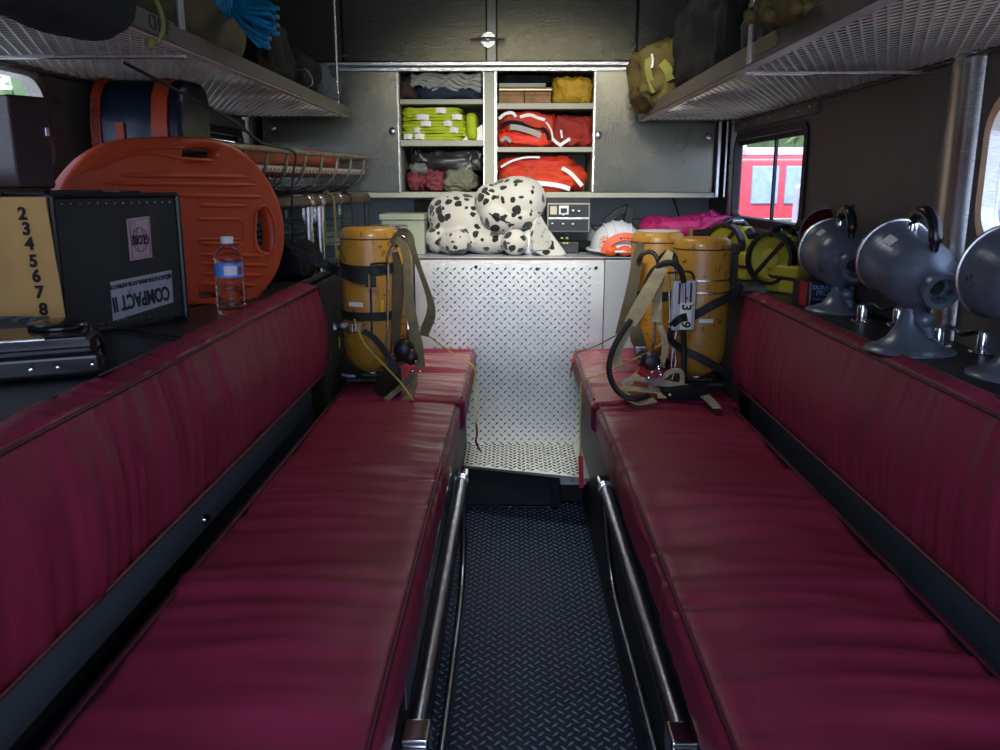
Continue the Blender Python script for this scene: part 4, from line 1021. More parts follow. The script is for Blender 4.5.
# middle right cubby
zr = SZ['R1']
def stripes(t, paths, w, m=None, nrm=(0,-1,.2)):
    for pts, yy in paths:
        mb = MB(); mb.ribbon(smooth_path([P(a, b, yy) for a, b in pts], 4), w, .004, nrm); mb.build('reflective_stripe', m or REFL, t, ang=60)
t = thing('rescue_jacket', 'rumpled red jacket with grey stripes, left in the middle right cubby', 'jacket', (.0, YC+.1, zr), group='red jackets')
fold('', '', '', 499, 556, 113, zr+.05, REDF, 161, YC+.025, .2, parent=t, part='jacket_body', amp=.012, ridges=.016, rfreq=26, rdir=(.6,0,1))
stripes(t, [([(499,119),(505,114),(512,113),(516,117)], YC+.016), ([(520,117),(530,115),(538,118),(545,120)], YC+.014)], .012)
stripes(t, [([(510,127),(519,128),(532,132),(541,136)], YC+.010)], .022, GREYF)
stripes(t, [([(546,122),(551,130),(553,140)], YC+.012)], .007)
mb = MB(); mb.ribbon(smooth_path([P(a,b,YC+.016) for a,b in ((500,126),(512,122),(530,126),(545,130),(549,140))], 4), .014, .006, (0,-1,.2)); mb.build('dark_lining', DARKF, t, ang=60)
t = thing('rescue_jacket', 'bright red-orange jacket lowest in the middle right cubby', 'jacket', (.0, YC+.1, zr), group='red jackets')
fold('', '', '', 499, 551, 134, zr, mat('scarlet_fabric', (.75,.040,.018), .6, var=.25, vs=14, bump=.3, bs=25), 162, YC+.012, .2, parent=t, part='jacket_body', amp=.010, ridges=.010, rfreq=30)
stripes(t, [([(501,141),(506,138),(511,142)], YC+.004)], .014, GREYF)
t = thing('rescue_jacket', 'deep red folded jacket at the right of the middle right cubby', 'jacket', (.2, YC+.1, zr), group='red jackets')
fold('', '', '', 552, 592, 116, zr, REDD, 163, YC+.02, .2, parent=t, part='jacket_body', amp=.006, ridges=.014, rfreq=30, rdir=(.9,0,.7))
stripes(t, [([(552.5,139),(557,143),(562,146)], YC+.012), ([(559,146),(565,142),(570,139)], YC+.012)], .012); stripes(t, [([(561,130),(562,138)], YC+.012)], .008)
# bottom right cubby
t = thing('rescue_jacket', 'orange-red jacket with a slanting white stripe, upper one in the bottom right cubby', 'jacket', (.1, YC+.1, ZB+.06), group='red jackets')
fold('', '', '', 499, 577, 157, ZB+.055, REDF, 171, YC+.03, .2, parent=t, part='jacket_body', amp=.010, ridges=.012, rfreq=26, rdir=(.4,0,1), p=.5)
stripes(t, [([(501,167),(512,161),(526,157.5),(540,157.5)], YC+.024)], .008)
t = thing('rescue_jacket', 'orange-red jacket lowest in the bottom right cubby, over the dog head', 'jacket', (.1, YC+.1, ZB), group='red jackets')
fold('', '', '', 499, 588, 164, ZB, mat('orange_red_fabric', (.60,.045,.012), .7, var=.25, vs=9, bump=.3, bs=25), 172, YC+.012, .2, parent=t, part='jacket_body', amp=.012, ridges=.014, rfreq=24, rdir=(.4,0,1), p=.6)
stripes(t, [([(562,168),(570,173),(577,180),(582,186)], YC+.002)], .016); stripes(t, [([(536,183),(548,184),(560,186),(570,189)], YC-.002)], .018)
# ================================================================ toy dalmatian lying on the housing
t = thing('toy_dalmatian', 'spotted toy dalmatian lying on the tread-plate housing', 'soft toy', (-.1, 3.3, PZ+.004))
mb = MB(); zb0 = PZ+.005
mb.ell((-.190, 3.36, 1.005), (.150,.13,.110), (0,.45,0), 24, 16)
mb.ell((-.285, 3.30, .945), (.052,.07,.055), None, 20, 12)
mb.ell((-.230, 3.27, .935), (.055,.09,.048), None, 20, 12)
mb.ell((-.100, 3.29, .945), (.10,.09,.058), None, 20, 12)
mb.ell((.015, 3.29, .930), (.05,.08,.044), None, 20, 12)
mb.ell((-.110, 3.33, 1.02), (.09,.10,.085), None, 20, 12)
dog = mb
for c, r in (((-.206, 3.215, .938), .050), ((.008, 3.205, .938), .051)):
    dog.ell(c, (r, .052, r*.97), None, 20, 12)
dog.build('body', PLUSH, t, remesh=.0065)
mb = MB()
mb.ell((.000, 3.285, 1.080), (.128,.115,.098), (0,-.25,0), 24, 16)
mb.ell((.045, 3.28, 1.085), (.082,.105,.092), None, 24, 16)
mb.ell((-.055, 3.235, 1.030), (.075,.075,.058), (0,.5,0), 24, 16)
mb.ell((-.085, 3.26, 1.085), (.060,.08,.070), None, 20, 12)
mb.ell((.02, 3.24, 1.03), (.085,.07,.050), (0,-.15,0), 20, 12)
mb.build('head', PLUSH, t, remesh=.0065)
mb = MB(); mb.ell((-.065, 3.163, .992), (.018,.012,.013), None, 16, 10); mb.build('nose', DARKF, t)
g = []
for k in range(12):
    u = k/11; cx = .085+.062*u; cz = 1.035-.145*u; w_ = .012+.062*u**.9 if u < .92 else .06; th = .012+.007*math.sin(PI*u)
    g.append([Vector((cx+w_*math.cos(a)-.012*u, 3.215-.03*u+th*math.sin(a), max(cz+.006*math.cos(a*2)-.012*math.cos(a), zb0+.003+.004*math.sin(a)))) for a in [2*PI*i/20 for i in range(20)]])
mb = MB(); mb.loft(g); mb.build('ear', PLUSH, t, ang=180)
# pale inner ear
q = [(537,219),(541,216),(548,228),(552,243),(549,250),(533,251),(531,240)]
pts = [P(a, b, 3.166) for a, b in q]; mb = MB(); mb.add(pts+[p+Vector((0,.012,0)) for p in pts], [tuple(range(len(q))), tuple(reversed(range(len(q),2*len(q))))]+[(i,(i+1)%len(q),len(q)+(i+1)%len(q),len(q)+i) for i in range(len(q))])
mb.build('inner_ear', mat('grey_speckled_plush', (.40,.41,.37), .95, var=.1, dirt=(.18,.19,.18), ds=45, dl=.55), t, bevel=.004)
mb = MB(); mb.ell((.068, 3.25, .935), (.045,.05,.05), None, 16, 10); mb.build('far_ear', mat('white_plush', (.62,.64,.66), .95), t)
g = MB(); g.tube(smooth_path([(-.125,3.24,1.075), (-.10,3.19,1.055), (-.07,3.16,1.035), (-.01,3.16,1.01)], 5), .0022, 6); g.build('mouth_seam', DARKF, t)
# ================================================================ radio under the cabinet
YR = 3.38
x0, x1 = P(547,215,YR).x, P(590,215,YR).x; z1, z0 = P(570,203,YR).z, P(570,232,YR).z
t = thing('two_way_radio', 'grey radio set with meters and knobs hung under the cabinet', 'radio', ((x0+x1)/2, YR+.08, z0))
mb = MB(); mb.bb(x0, x1, YR, YR+.16, z0, z1); mb.build('case_body', mat('radio_grey', (.30,.31,.27), .4, .4), t, bevel=.003)
zm = (z0+z1)/2-.006
mb = MB(); mb.bb(x0+.006, x1-.006, YR-.004, YR, zm+.008, z1-.006); mb.build('upper_face', BLACK, t, bevel=.001)
mb = MB(); mb.bb(x0+.006, x1-.006, YR-.004, YR, z0+.005, zm-.002); mb.build('lower_face', BLACK, t, bevel=.001)
mb = MB(); mb.bb(x0+.004, x1-.004, YR-.008, YR-.004, zm, zm+.007); mb.build('trim_bar', STEEL, t, bevel=.001)
mb = MB(); mb.bb(x0+.012, x0+.038, YR-.007, YR-.004, zm+.018, z1-.012); mb.build('meter', mat('cream_meter', (.62,.55,.36), .4), t, bevel=.001)
mb = MB(); mb.bb(x0+.046, x0+.084, YR-.007, YR-.004, zm+.018, z1-.010); mm = mb.build('meter', WHITEP, t, bevel=.001)
mb = MB(); mb.bb(x0+.053, x0+.077, YR-.009, YR-.007, zm+.024, z1-.020); mb.build('meter_scale', DARKM, mm, bevel=.001)
for xx, zz, r_ in ((x0+.063, zm+.018, .006), (x0+.100, zm+.034, .0065), (x0+.123, zm+.032, .006), (x0+.020, zm-.016, .0055), (x0+.062, zm-.017, .006), (x0+.100, zm-.018, .006)):
    mb = MB(); mb.lathe([(r_,0),(r_*.9,.010),(r_*.5,.012),(0,.012)], (xx, YR-.004, zz), (0,-1,0), 14); mb.build('knob', CHROME, t)
mb = MB(); mb.bb(x0-.004, x1+.004, YR+.04, YR+.10, z1, ZB-.023); mb.build('mounting_bracket', DARKM, t)
t = thing('scanner', 'small black unit with green markings under the radio, by the toy dog ear', 'radio unit', (.24, 3.36, PZ+.005))
mb = MB(); mb.bb(.165, .255, 3.30, 3.40, PZ+.005, PZ+.048); mb.build('case_body', BLACK, t, bevel=.004)
GL = mat('green_marking', (.35,.55,.05), .5)
for px, py in ((562,238),(564,243),(567,238),(567,243)):
    p = P(px, py, 3.298); mb = MB(); mb.box(p, (.009,.002,.005)); mb.build('green_marking', GL, t)
mb = MB(); g = [Vector((.27+.085*math.cos(PI*i/16), 3.36, PZ+.006+.035*math.sin(PI*i/16))) for i in range(17)]
lump(mb, (.275, 3.40, PZ+.026), (.12,.10,.042), 180, .8, .004, 12); settag(mb.build('folded_beret', DARKF, ang=180), 'soft black beret lying between the radio and the white helmet', 'hat')
# ================================================================ helmet
hc = Vector((.395, 3.27, PZ+.012))
t = thing('safety_helmet', 'white ridged safety helmet with an orange ear-muff band on the housing', 'helmet', hc)
mb = MB(); rr = []
for i in range(13):
    a = PI/2*i/12
    rr.append([hc+Vector((.100*math.cos(a)*math.cos(b), .118*math.cos(a)*math.sin(b), .105*math.sin(a)+.012)) for b in [2*PI*j/36 for j in range(36)]])
mb.loft(rr); mb.build('shell', HELMET, t, ang=80)
mb = MB(); q = [hc+Vector((.112*math.cos(b), -.145*math.sin(-b) if math.sin(b) < 0 else .12*math.sin(b), .012)) for b in [2*PI*j/36 for j in range(36)]]
mb.tube(q, .005, 8, closed=True); mb.build('brim', HELMET, t)
for k, xo in enumerate((-.045, -.015, .015, .045)):
    mb = MB(); pts = []
    for i in range(14):
        a = .25+2.2*i/13; cx = xo*(.6+.5*math.sin(a)); s_ = math.sqrt(max(0, 1-(cx/.100)**2))
        pts.append(hc+Vector((cx, -.118*math.cos(a)*s_, .105*math.sin(a)*s_+.013)))
    mb.tube(pts, [.002]+[.005]*12+[.002], 8); mb.build('ridge', HELMET, t)
c = hc+Vector((-.055,-.092,.045)); nn = Vector((-.5,-.85,.35)).normalized()
mb = MB(); mb.lathe([(.0255,-.012),(.0255,.0),(0,.002)], c, nn, 24); st = mb.build('round_sticker', mat('pink_sticker', (.62,.42,.36), .5), t)
mb = MB(); M = frame(c+nn*.003, nn.cross(Vector((0,0,1)))*-1, (0,0,1))
for k in range(7):
    a = 2*PI*k/7; mb.box((.015*math.cos(a), .015*math.sin(a), 0), (.006,.003,.001), rot=(0,0,a), M=M)
mb.box((0,.0,0), (.016,.005,.001), M=M); mb.box((0,-.006,0), (.012,.003,.001), M=M)
mb.build('sticker_print', mat('red_ink', (.45,.05,.03), .5), st)
mb = MB(); arc = [hc+Vector((.015+.075*math.cos(a), -.135, .004+.062*math.sin(a))) for a in [PI*i/14 for i in range(15)]]
mb.ribbon(arc, .030, .008, (0,-1,.2)); mb.build('orange_band', HORANGE, t, bevel=.002, ang=60)
for xx in (-.035, .015, .06):
    mb = MB(); mb.ell(hc+Vector((xx, -.130, .014)), (.026,.018,.020), None, 16, 10); mb.build('orange_pad', HORANGE, t)
for k, w in enumerate((.008,.005,.009,.004,.006)):
    mb = MB(); mb.box(hc+Vector((-.002+k*.013, -.1405, .0625-abs(k-1)*.002)), (w,.002,.004), rot=(0,.12*k,0)); mb.build('worn_mark', INK, t)
# black folding bracket and tray behind the helmet
t = thing('folding_bracket', 'black angular folding bracket standing behind the white helmet', 'bracket', (.44, 3.55, PZ))
def blk(q, y, th, nm, m=BLACK, par=None):
    pts = [P(a, b, y) for a, b in q]; n = len(q); mb = MB(); mb.add(pts+[p+Vector((0,th,0)) for p in pts], [tuple(range(n)), tuple(reversed(range(n,2*n)))]+[(i,(i+1)%n,n+(i+1)%n,n+i) for i in range(n)])
    return mb.build(nm, m, par or t, bevel=.003)
blk([(603,220),(615,210),(628,204),(634,211),(622,214),(613,222),(608,228)], 3.52, .03, 'arm'); blk([(628,204),(634,211),(632,226),(641,231),(618,232),(624,221)], 3.50, .03, 'arm')
blk([(592,226),(655,226),(655,231),(595,231)], 3.46, .06, 'tray'); blk([(632,219),(654,220),(654,227),(633,227)], 3.5, .04, 'block')
x_ = P(600, 230, 3.5).x; mb = MB(); mb.bb(x_, x_+.2, 3.48, 3.52, PZ+.004, P(600,231,3.48).z); mb.build('foot', BLACK, t)
mb = MB(); mb.tube(smooth_path([P(622,204,3.81), P(628,215,3.80), P(640,196,3.81), P(680,207,3.80), P(684,230,3.79)], 6), .003, 6)
mb = MB(); mb.tube(smooth_path([P(673,197,3.80), P(676,207,3.80), P(681,222,3.79)], 6), .0035, 6); settag(mb.build('wall_cable', RUBBER), 'thin black cable on the pale wall below the right cabinet door', 'cable')
# sage metal box, olive board
t = thing('sage_metal_box', 'pale sage metal box with a lipped lid behind the left air tank', 'box', (-.43, 3.32, .886))
x0, x1 = P(382,235,3.24).x, P(424.5,235,3.24).x; z1 = P(400,220,3.24).z
mb = MB(); mb.bb(x0, x1, 3.24, 3.42, .8895, z1); mb.build('box_body', GREENCAB, t, bevel=.003)
mb = MB(); mb.bb(x0-.008, x1+.002, 3.232, 3.428, z1, z1+.022); mb.build('lid', GREENCAB, t, bevel=.003)
x0, x1 = P(414,210,3.8).x, P(437.5,210,3.8).x
mb = MB(); mb.bb(x0, x1, 3.80, 3.817, P(420,221,3.8).z, P(420,200,3.8).z); settag(mb.build('slatted_board', BOARDOL, bevel=.002), 'small olive board fixed on the front wall above the sage box', 'board')
# ================================================================ magenta bag and things on the right
t = thing('magenta_bag', 'magenta cloth bag slumped on the counter under the rear window', 'bag', (.68, 3.4, .93))
mb = MB(); lump(mb, (.665, 3.42, .975), (.33, .24, .085), 191, .6, .015, 10, wr=.022, wf=14, ridges=.012, rfreq=22, rdir=(.6,.4,1)); lump(mb, (.77, 3.38, .985), (.15,.18,.10), 192, .8, .015, 12, wr=.022, wf=16, ridges=.01, rfreq=22); mb.build('bag_body', MAGENTA, t, ang=180)
for off in (0, .05):
    mb = MB(); mb.ribbon(smooth_path([P(700,231,3.27), P(712,222,3.27+off), P(722,218,3.28+off), P(735,219,3.28+off), P(744,225,3.27+off), P(746,233,3.26)], 5), .014, .004, (0,-1,.4)); mb.build('bag_handle', MAGENTA, t, ang=60)
t = thing('black_handled_tool', 'black bar with brass ends lying in front of the magenta bag', 'tool', (.66, 3.17, .93))
a_, b_ = P(692,234,3.16), P(738,231,3.16); mb = MB(); mb.tube([a_, b_], .015, 14); mb.build('grip', BLACKG, t)
for e_, s_ in ((a_, -1), (b_, 1)): mb = MB(); mb.box(e_+Vector((s_*.006,0,0)), (.012,.034,.036)); mb.build('brass_end', BOXLID, t, bevel=.002)
mb = MB(); mb.bb(a_.x+.01, b_.x-.01, 3.15, 3.19, .931, a_.z-.012); mb.build('foot', DARKM, t)
def hand_lamp(label, C, r, ax, zl, rot):
    t = thing('hand_lamp', label, 'lamp', (C.x, C.y, zl), group='yellow hand lamps')
    ax = Vector(ax).normalized()
    mb = MB(); mb.lathe([(r*.55,-.055),(r*.8,-.05),(r*.97,-.02),(r*.97,.012)], C, ax, 32); mb.build('lamp_head', YLAMP, t)
    mb = MB(); mb.lathe([(r*.93,.004),(r*1.06,.0),(r*1.06,.028),(r*.93,.030)], C, ax, 32, ring=True); mb.build('black_rim', BLACK, t)
    mb = MB(); mb.lathe([(r*.92,.010),(r*.80,.020),(r*.45,.012),(r*.40,.022),(0,.026)], C, ax, 32); mb.build('front_face', YLAMP, t)
    qa = Vector((0,0,1)).rotation_difference(ax); mb = MB(); mb.box(C+qa @ Vector((0,0,.024)), (r*1.7,.012,.008), rot=qa.to_euler()); mb.build('face_bar', BLACK, t, bevel=.002)
    R = Matrix.Rotation(rot, 3, 'Z')
    mb = MB(); mb.box((C.x+.045, C.y-.035, (zl+C.z-.012)/2), (.085,.12,C.z-.012-zl-.002), rot=(0,0,rot)); mb.build('battery_body', YLAMP, t, bevel=.010)
    mb = MB(); mb.box((C.x+.045, C.y-.035, zl+.045), (.089,.124,.010), rot=(0,0,rot)); mb.build('black_band', BLACK, t, bevel=.002)
    # sloping wedge between base and head, carry handle, switch
    S = C+R @ Vector((.045,0,0)); mb = MB(); f = [(-.045,-.05),(.05,-.05),(.035,.062),(-.005,.062)]
    M = frame(S+R @ Vector((0,-.03,0)), R @ Vector((1,0,0)), (0,0,1)); mb.prism(f, M, -.06); mb.build('neck', YLAMP, t, bevel=.006)
    tp = C+Vector((0,0,r)); mb = MB(); mb.tube(smooth_path([tp+R @ Vector((-.02,0,-.004)), tp+R @ Vector((.0,0,.012)), tp+R @ Vector((.04,0,.014)), tp+R @ Vector((.075,0,-.006)), tp+R @ Vector((.085,0,-.035))], 4), .010, 10); mb.build('handle', BLACK, t)
    mb = MB(); mb.box(tp+R @ Vector((.035,-.004,.010)), (.045,.012,.010), rot=(0,0,rot)); mb.build('handle_clip', CHROME, t, bevel=.002)
    mb = MB(); mb.ell(C+R @ Vector((.055,-.045,.04)), (.018,.010,.018)); mb.build('switch_cover', BLACK, t)
    return t
hand_lamp('yellow hand lamp behind the battery carton, the nearer of two', Vector((.735, 2.42, .945)), .070, (-.75,-.65,.05), RZ, .45)
hand_lamp('yellow hand lamp next to the air tank, the farther of two', Vector((.690, 2.78, .955)), .068, (-.75,-.65,.05), RZ, .45)
mb = MB(); mb.bb(.655, .705, 2.44, 3.12, RZ-.02, RZ); settag(mb.build('ledge_board', BLACK, bevel=.003), 'dark ledge board under the yellow hand lamps', 'ledge')
# battery carton
t = thing('battery_carton', 'black battery carton lettered DURACELL behind the right backrest', 'carton', (.785, 2.15, RZ))
mb = MB(); bx0, bx1, by = .722, .850, 2.12; mb.bb(bx0, bx1, by, by+.08, RZ+.001, RZ+.062); mb.build('carton_body', BATT, t, bevel=.002)
mb = MB(); mb.bb(bx0-.001, bx0+.010, by-.001, by+.02, RZ+.002, RZ+.061); mb.build('red_edge', REDTAG, t)
mb = MB(); mb.bb(bx0+.016, bx0+.020, by-.001, by+.0, RZ+.002, RZ+.061); mb.build('grey_line', STEEL, t)
text('lettering', 'DURACELL', .014, frame((bx0+.058, by-.0012, RZ+.047), (1,0,0), (0,0,1)), LINK, t, bold=.0005)
text('lettering', 'PRO', .020, frame((bx0+.048, by-.0012, RZ+.033), (1,0,0), (0,0,1)), LINK, t, stretch=.8)
text('lettering', 'CELL', .020, frame((bx0+.084, by-.0012, RZ+.033), (1,0,0), (0,0,1)), COPPER, t, stretch=.8)
text('lettering', 'Professional Alkaline Battery', .0065, frame((bx0+.065, by-.0012, RZ+.018), (1,0,0), (0,0,1)), LINK, t)
# dark red lamp with toothed bright rim
rc = P(826, 234, 2.36)
t = thing('beacon_lamp', 'round dark red lamp with a toothed bright rim behind the farthest grey lamp', 'lamp', (rc.x, rc.y, RZ))
ax = Vector((-.35,-.9,.1)).normalized()
mb = MB(); mb.lathe([(.05,-.05),(.068,-.02),(.070,.012)], rc, ax, 32); mb.build('housing', BLACK, t)
mb = MB(); mb.lathe([(.066,.012),(.05,.022),(.0,.030)], rc, ax, 32); mb.build('lens', LAMPR, t)
mb = MB(); q = Vector((0,0,1)).rotation_difference(ax)
for k in range(30): a = 2*PI*k/30; mb.box(rc+q @ Vector((.071*math.cos(a), .071*math.sin(a), .008)), (.006,.006,.008))
mb.build('toothed_rim', CHROME, t)
mb = MB(); mb.lathe([(.045,0),(.04,.01),(.018,.03),(.015,.11)], (rc.x, rc.y, RZ), (0,0,1), 20); mb.build('stand', BLACK, t)
# ================================================================ grey flood lamps
def flood(label, C, Rr_, rr, base, tag_px=None):
    t = thing('flood_lamp', label, 'lamp', (base.x, base.y, RZ), group='grey flood lamps')
    d = (Rr_-C); Lg = d.length; d.normalize(); up = Vector((0,0,1)); u = (up-d*up.dot(d)).normalized(); sd = d.cross(u)
    k = Lg/.20; rn = .0265
    pr = [(rr*.97,-.004),(rr*1.035,-.004),(rr*1.045,.004),(rr*1.01,.010),(rr*.985,.03*k),(rr*.965,.075*k),(rr*.935,.110*k),(rr*.85,.137*k),(rr*.62,.154*k),(rn*1.25,.163*k),(rn*1.12,.170*k),(rn*1.12,.186*k),(rn*1.22,.188*k),(rn*1.22,.2*k),(rn*.86,.2*k),(rn*.80,.175*k),(0,.172*k)]
    mb = MB(); mb.lathe(pr, C, d, 40); mb.build('housing', LAMPG, t, ang=50)
    mb = MB(); q0 = Vector((0,0,1)).rotation_difference(d); mb.tube([C+q0 @ Vector((rr*1.05*math.cos(a), rr*1.05*math.sin(a), 0)) for a in [2*PI*i/48 for i in range(48)]], .0038, 8, closed=True); mb.build('rim', STEEL, t)
    mb = MB(); mb.lathe([(0,-.003),(rr*.97,-.003),(rr*.97,-.007),(0,-.009)], C, d, 40); mb.build('front_glass', mat('lamp_lens', (.35,.38,.42), .1), t)
    mb = MB(); mb.lathe([(rn*.55,0),(rn*.5,.006),(0,.007)], C+d*.172*k, d, 16); mb.build('socket', DARKM, t)
    hp = [C+d*.045*k+u*rr*.93, C+d*.045*k+u*(rr+.014), C+d*.058*k+u*(rr+.032), C+d*.085*k+u*(rr+.039), C+d*.115*k+u*(rr+.030), C+d*.132*k+u*(rr+.008), C+d*.136*k+u*(rr*.78)]
    mb = MB(); mb.tube(smooth_path(hp, 5), [.006]*6+[.0115]*21+[.008]*4, 12); mb.build('handle', BLACKG, t)
    mb = MB(); mb.lathe([(.010,0),(.010,.018),(.006,.024)], hp[0]-u*.006, u, 12); mb.build('handle_foot', CHROME, t)
    if tag_px:
        a = C+d*.06*k; vw = (EYE-C); vw = (vw-d*vw.dot(d)-u*vw.dot(u)).normalized(); nn = (u*.66 + vw*.58).normalized(); ctr = a+nn*(rr*.975+.001)
        M = frame(ctr, d*tag_px[1]+nn.cross(d)*.9, d); 
        M = Matrix.Translation(ctr) @ frame((0,0,0), nn.cross(d), d)
        mb = MB(); mb.box((0,0,0), (.018,.030,.0015), M=M); tg = mb.build('white_tag', WHITEP, t)
        mb = MB()
        for q_ in (-.008, 0, .008): mb.box((q_, .001, .001), (.005,.006,.001), M=M)
        mb.build('tag_print', MATS['red_ink'], tg)
    mid = C+d*.10*k; m0 = Vector((mid.x, mid.y, mid.z-rr*.88))
    mb = MB(); hb = m0.z-RZ
    mb.lathe([(.078,0.001),(.077,.005),(.060,.010),(.040,hb*.30),(.028,hb*.55),(.021,hb*.8),(.020,hb*.95)], (mid.x, mid.y, RZ), (0,0,1), 32); mb.build('flared_base', LAMPG, t, ang=60)
    mb = MB(); mb.box(m0-Vector((0,0,.006)), (.036,.030,.030), rot=(0,0,math.atan2(sd.y,sd.x))); mb.build('yoke', LAMPG, t, bevel=.006)
    mb = MB(); mb.lathe([(.012,0),(.012,.008),(.008,.012),(0,.012)], m0-Vector((0,0,.004))-sd*.018, -sd, 14); mb.build('pivot_bolt', STEEL, t)
    mb = MB(); j = m0+d*.045-Vector((0,0,.008)); mb.tube([m0, j, j+Vector((.012,-.004,-.03))], [.010,.012,.008], 10); mb.ell(j, (.017,.017,.015)); mb.build('clamp_screw', LAMPG, t)
    return t
flood('grey flood lamp second from the rear window pillar, white tag on top', at(894,256,y=1.63), at(943,292,y=1.45), .067, at(893,345,z=RZ), (.55,.2))
flood('grey flood lamp farthest from the camera, beside the battery carton', at(831,250,y=2.13), at(856,268,y=1.95), .073, at(840,320,z=RZ), (.2,.2))
L3 = flood('grey flood lamp at the right edge of the photo, nearest the camera', at(1006,272,y=1.40), at(1062,300,y=1.245), .074, at(1000,380,z=RZ), None)
def latch(label, c, s_=1.):
    t = thing('chrome_latch', label, 'latch', c, group='chrome latches')
    a = Vector(c); b = a+Vector((.058, -.048, 0))*s_
    for p_ in (a, b):
        mb = MB(); mb.lathe([(.024*s_,0),(.023*s_,.003),(.013*s_,.004),(.0125*s_,.030*s_),(.011*s_,.036*s_),(.004,.040*s_),(0,.040*s_)], p_, (0,0,1), 20); mb.build('post', CHROME, t)
    mb = MB(); mb.tube(smooth_path([a+Vector((0,0,.036))*s_, a+Vector((.018,-.010,.038))*s_, a+Vector((.032,-.022,.028))*s_, a+Vector((.045,-.036,.034))*s_, b+Vector((0,0,.036))*s_], 4), .0045*s_, 8); mb.build('link', CHROME, t)
latch('chrome latch at the foot of the second grey lamp, nearer the camera', at(931,347,z=RZ)+Vector((.012,0,.0005)))
latch('chrome latch between the two farther grey lamps, on the right ledge', at(852,321,z=RZ)+Vector((.022,0,.0005)))
mb = MB(); mb.tube(smooth_path([at(846,225,y=2.2), at(851,208,y=2.2), at(862,203,y=2.2), at(872,207,y=2.2), at(878,212,y=2.2)], 5), .0035, 6); settag(mb.build('lamp_cable', RUBBER), 'thin black cable looping up behind the farthest grey lamp', 'cable')
# ================================================================ air tanks with their harnesses
SEAT_Z = .5635
def tank_parts(t, cx, cy, r, zb, zt, cap=True):
    c = (cx, cy, 0)
    pr = [(0,zb),(r*.30,zb),(r*.42,zb+.006),(r*.70,zb+.022),(r*.90,zb+.048),(r*.98,zb+.078),(r,zb+.105),(r,zt-.026),(r*.985,zt-.022),(r*.93,zt-.008),(r*.84,zt-.001),(0,zt)]
    mb = MB(); mb.lathe(pr, c, (0,0,1), 48); mb.build('cylinder', YTANK, t, ang=80)
    mb = MB(); mb.lathe([(r+.0008,zt-.034),(r+.0012,zt-.032),(r+.0008,zt-.030)], c, (0,0,1), 48); mb.build('shoulder_line', mat('dark_seam', (.04,.02,.01), .6), t)
    mb = MB(); mb.lathe([(.026,zb-.004),(.028,zb-.002),(.028,zb+.010)], c, (0,0,1), 20); mb.build('neck_ring', STEEL, t)
    mb = MB(); mb.box((cx, cy, zb-.014), (.05,.03,.022)); mb.tube([(cx-.035,cy-.01,zb-.012),(cx+.035,cy-.01,zb-.012)], .007, 10); mb.ell((cx+.040,cy-.012,zb-.012), (.010,.012,.010)); mb.build('valve', DARKM, t, bevel=.003)
def rib_(pts, w, m, nm, t, nrm=(0,-1,0), th=.003, k=5):
    mb = MB(); q = smooth_path(pts, k)
    if isinstance(w, (list,tuple)):
        W = [w[min(int(i/k), len(w)-1)] + (w[min(int(i/k)+1, len(w)-1)]-w[min(int(i/k), len(w)-1)])*((i % k)/k) for i in range(len(q))]
    else: W = w
    mb.ribbon(q, W, th, nrm); return mb.build(nm, m, t, ang=60)
def pipe_(pts, r, m, nm, t, k=5, n=8):
    mb = MB(); mb.tube(smooth_path(pts, k), r, n); return mb.build(nm, m, t)
def band(cx, cy, r, z, w, a0, a1, m, nm, t, tilt=0., dz=0.):
    pts = []; nr = []
    for i in range(20):
        a = math.radians(a0+(a1-a0)*i/19); pts.append(Vector((cx+(r+.002)*math.cos(a), cy+(r+.002)*math.sin(a), z+tilt*math.cos(a)+dz*math.sin(a)))); nr.append(Vector((math.cos(a), math.sin(a), 0)))
    mb = MB(); mb.ribbon(pts, w, .003, nr); return mb.build(nm, m, t, ang=60)
# ---- left set
cx, cy, r = -.428, 2.545, .0845
t = thing('air_tank', 'worn yellow air tank with olive harness standing on the left bench', 'air tank', (cx, cy, SEAT_Z), group='yellow air tanks')
tank_parts(t, cx, cy, r, .590, 1.026)
def on(px, py, rr=None, o=.002):
    """point on the front of the left tank under a pixel"""
    d = FW+RT*((px-500)/FPX)+UP*((375-py)/FPX); R_ = (rr or r)+o
    a = d.x**2+d.y**2; b = -2*(cx*d.x+cy*d.y); c = cx*cx+cy*cy-R_*R_; D = b*b-4*a*c
    tt = (-b-math.sqrt(max(D,0)))/(2*a); return EYE+d*tt
def surf(q, m, nm, par, w, k=4):
    pts = [on(*p) for p in q]; sp = smooth_path(pts, k); mb = MB()
    mb.ribbon(sp, w, .0018, [Vector((p.x-cx, p.y-cy, 0)).normalized() for p in sp]); return mb.build(nm, m, par, ang=60)
surf([(349,304),(356,304.5),(363,305)], WHITEP, 'white_label', t, .013)
surf([(382.5,300),(382,312),(382,320)], YTAG, 'yellow_stripe', t, .008); surf([(339,337),(339.5,347)], YTAG, 'yellow_stripe', t, .007)
surf([(342,374.5),(349,376),(355,376)], mat('pale_blue_print', (.45,.55,.62), .5), 'maker_mark', t, .008)
band(cx, cy, r, .916, .030, 175, 330, WEB, 'upper_strap', t, tilt=.0, dz=.012)
band(cx, cy, r, .770, .026, 172, 350, WEB, 'lower_strap', t)
p = on(371, 281, o=.008); mb = MB(); mb.box(p, (.030,.012,.034)); mb.build('upper_buckle', BLACKG, t, bevel=.003)
mb = MB(); mb.box(p+Vector((-.004,-.008,0)), (.006,.006,.040)); mb.box(p+Vector((.012,-.008,-.02)), (.030,.005,.005)); mb.build('brass_catch', BOXLID, t, bevel=.001)
p = on(356, 328, o=.006); mb = MB(); mb.box(p, (.034,.010,.028)); mb.build('lower_buckle', CHROME, t, bevel=.003)
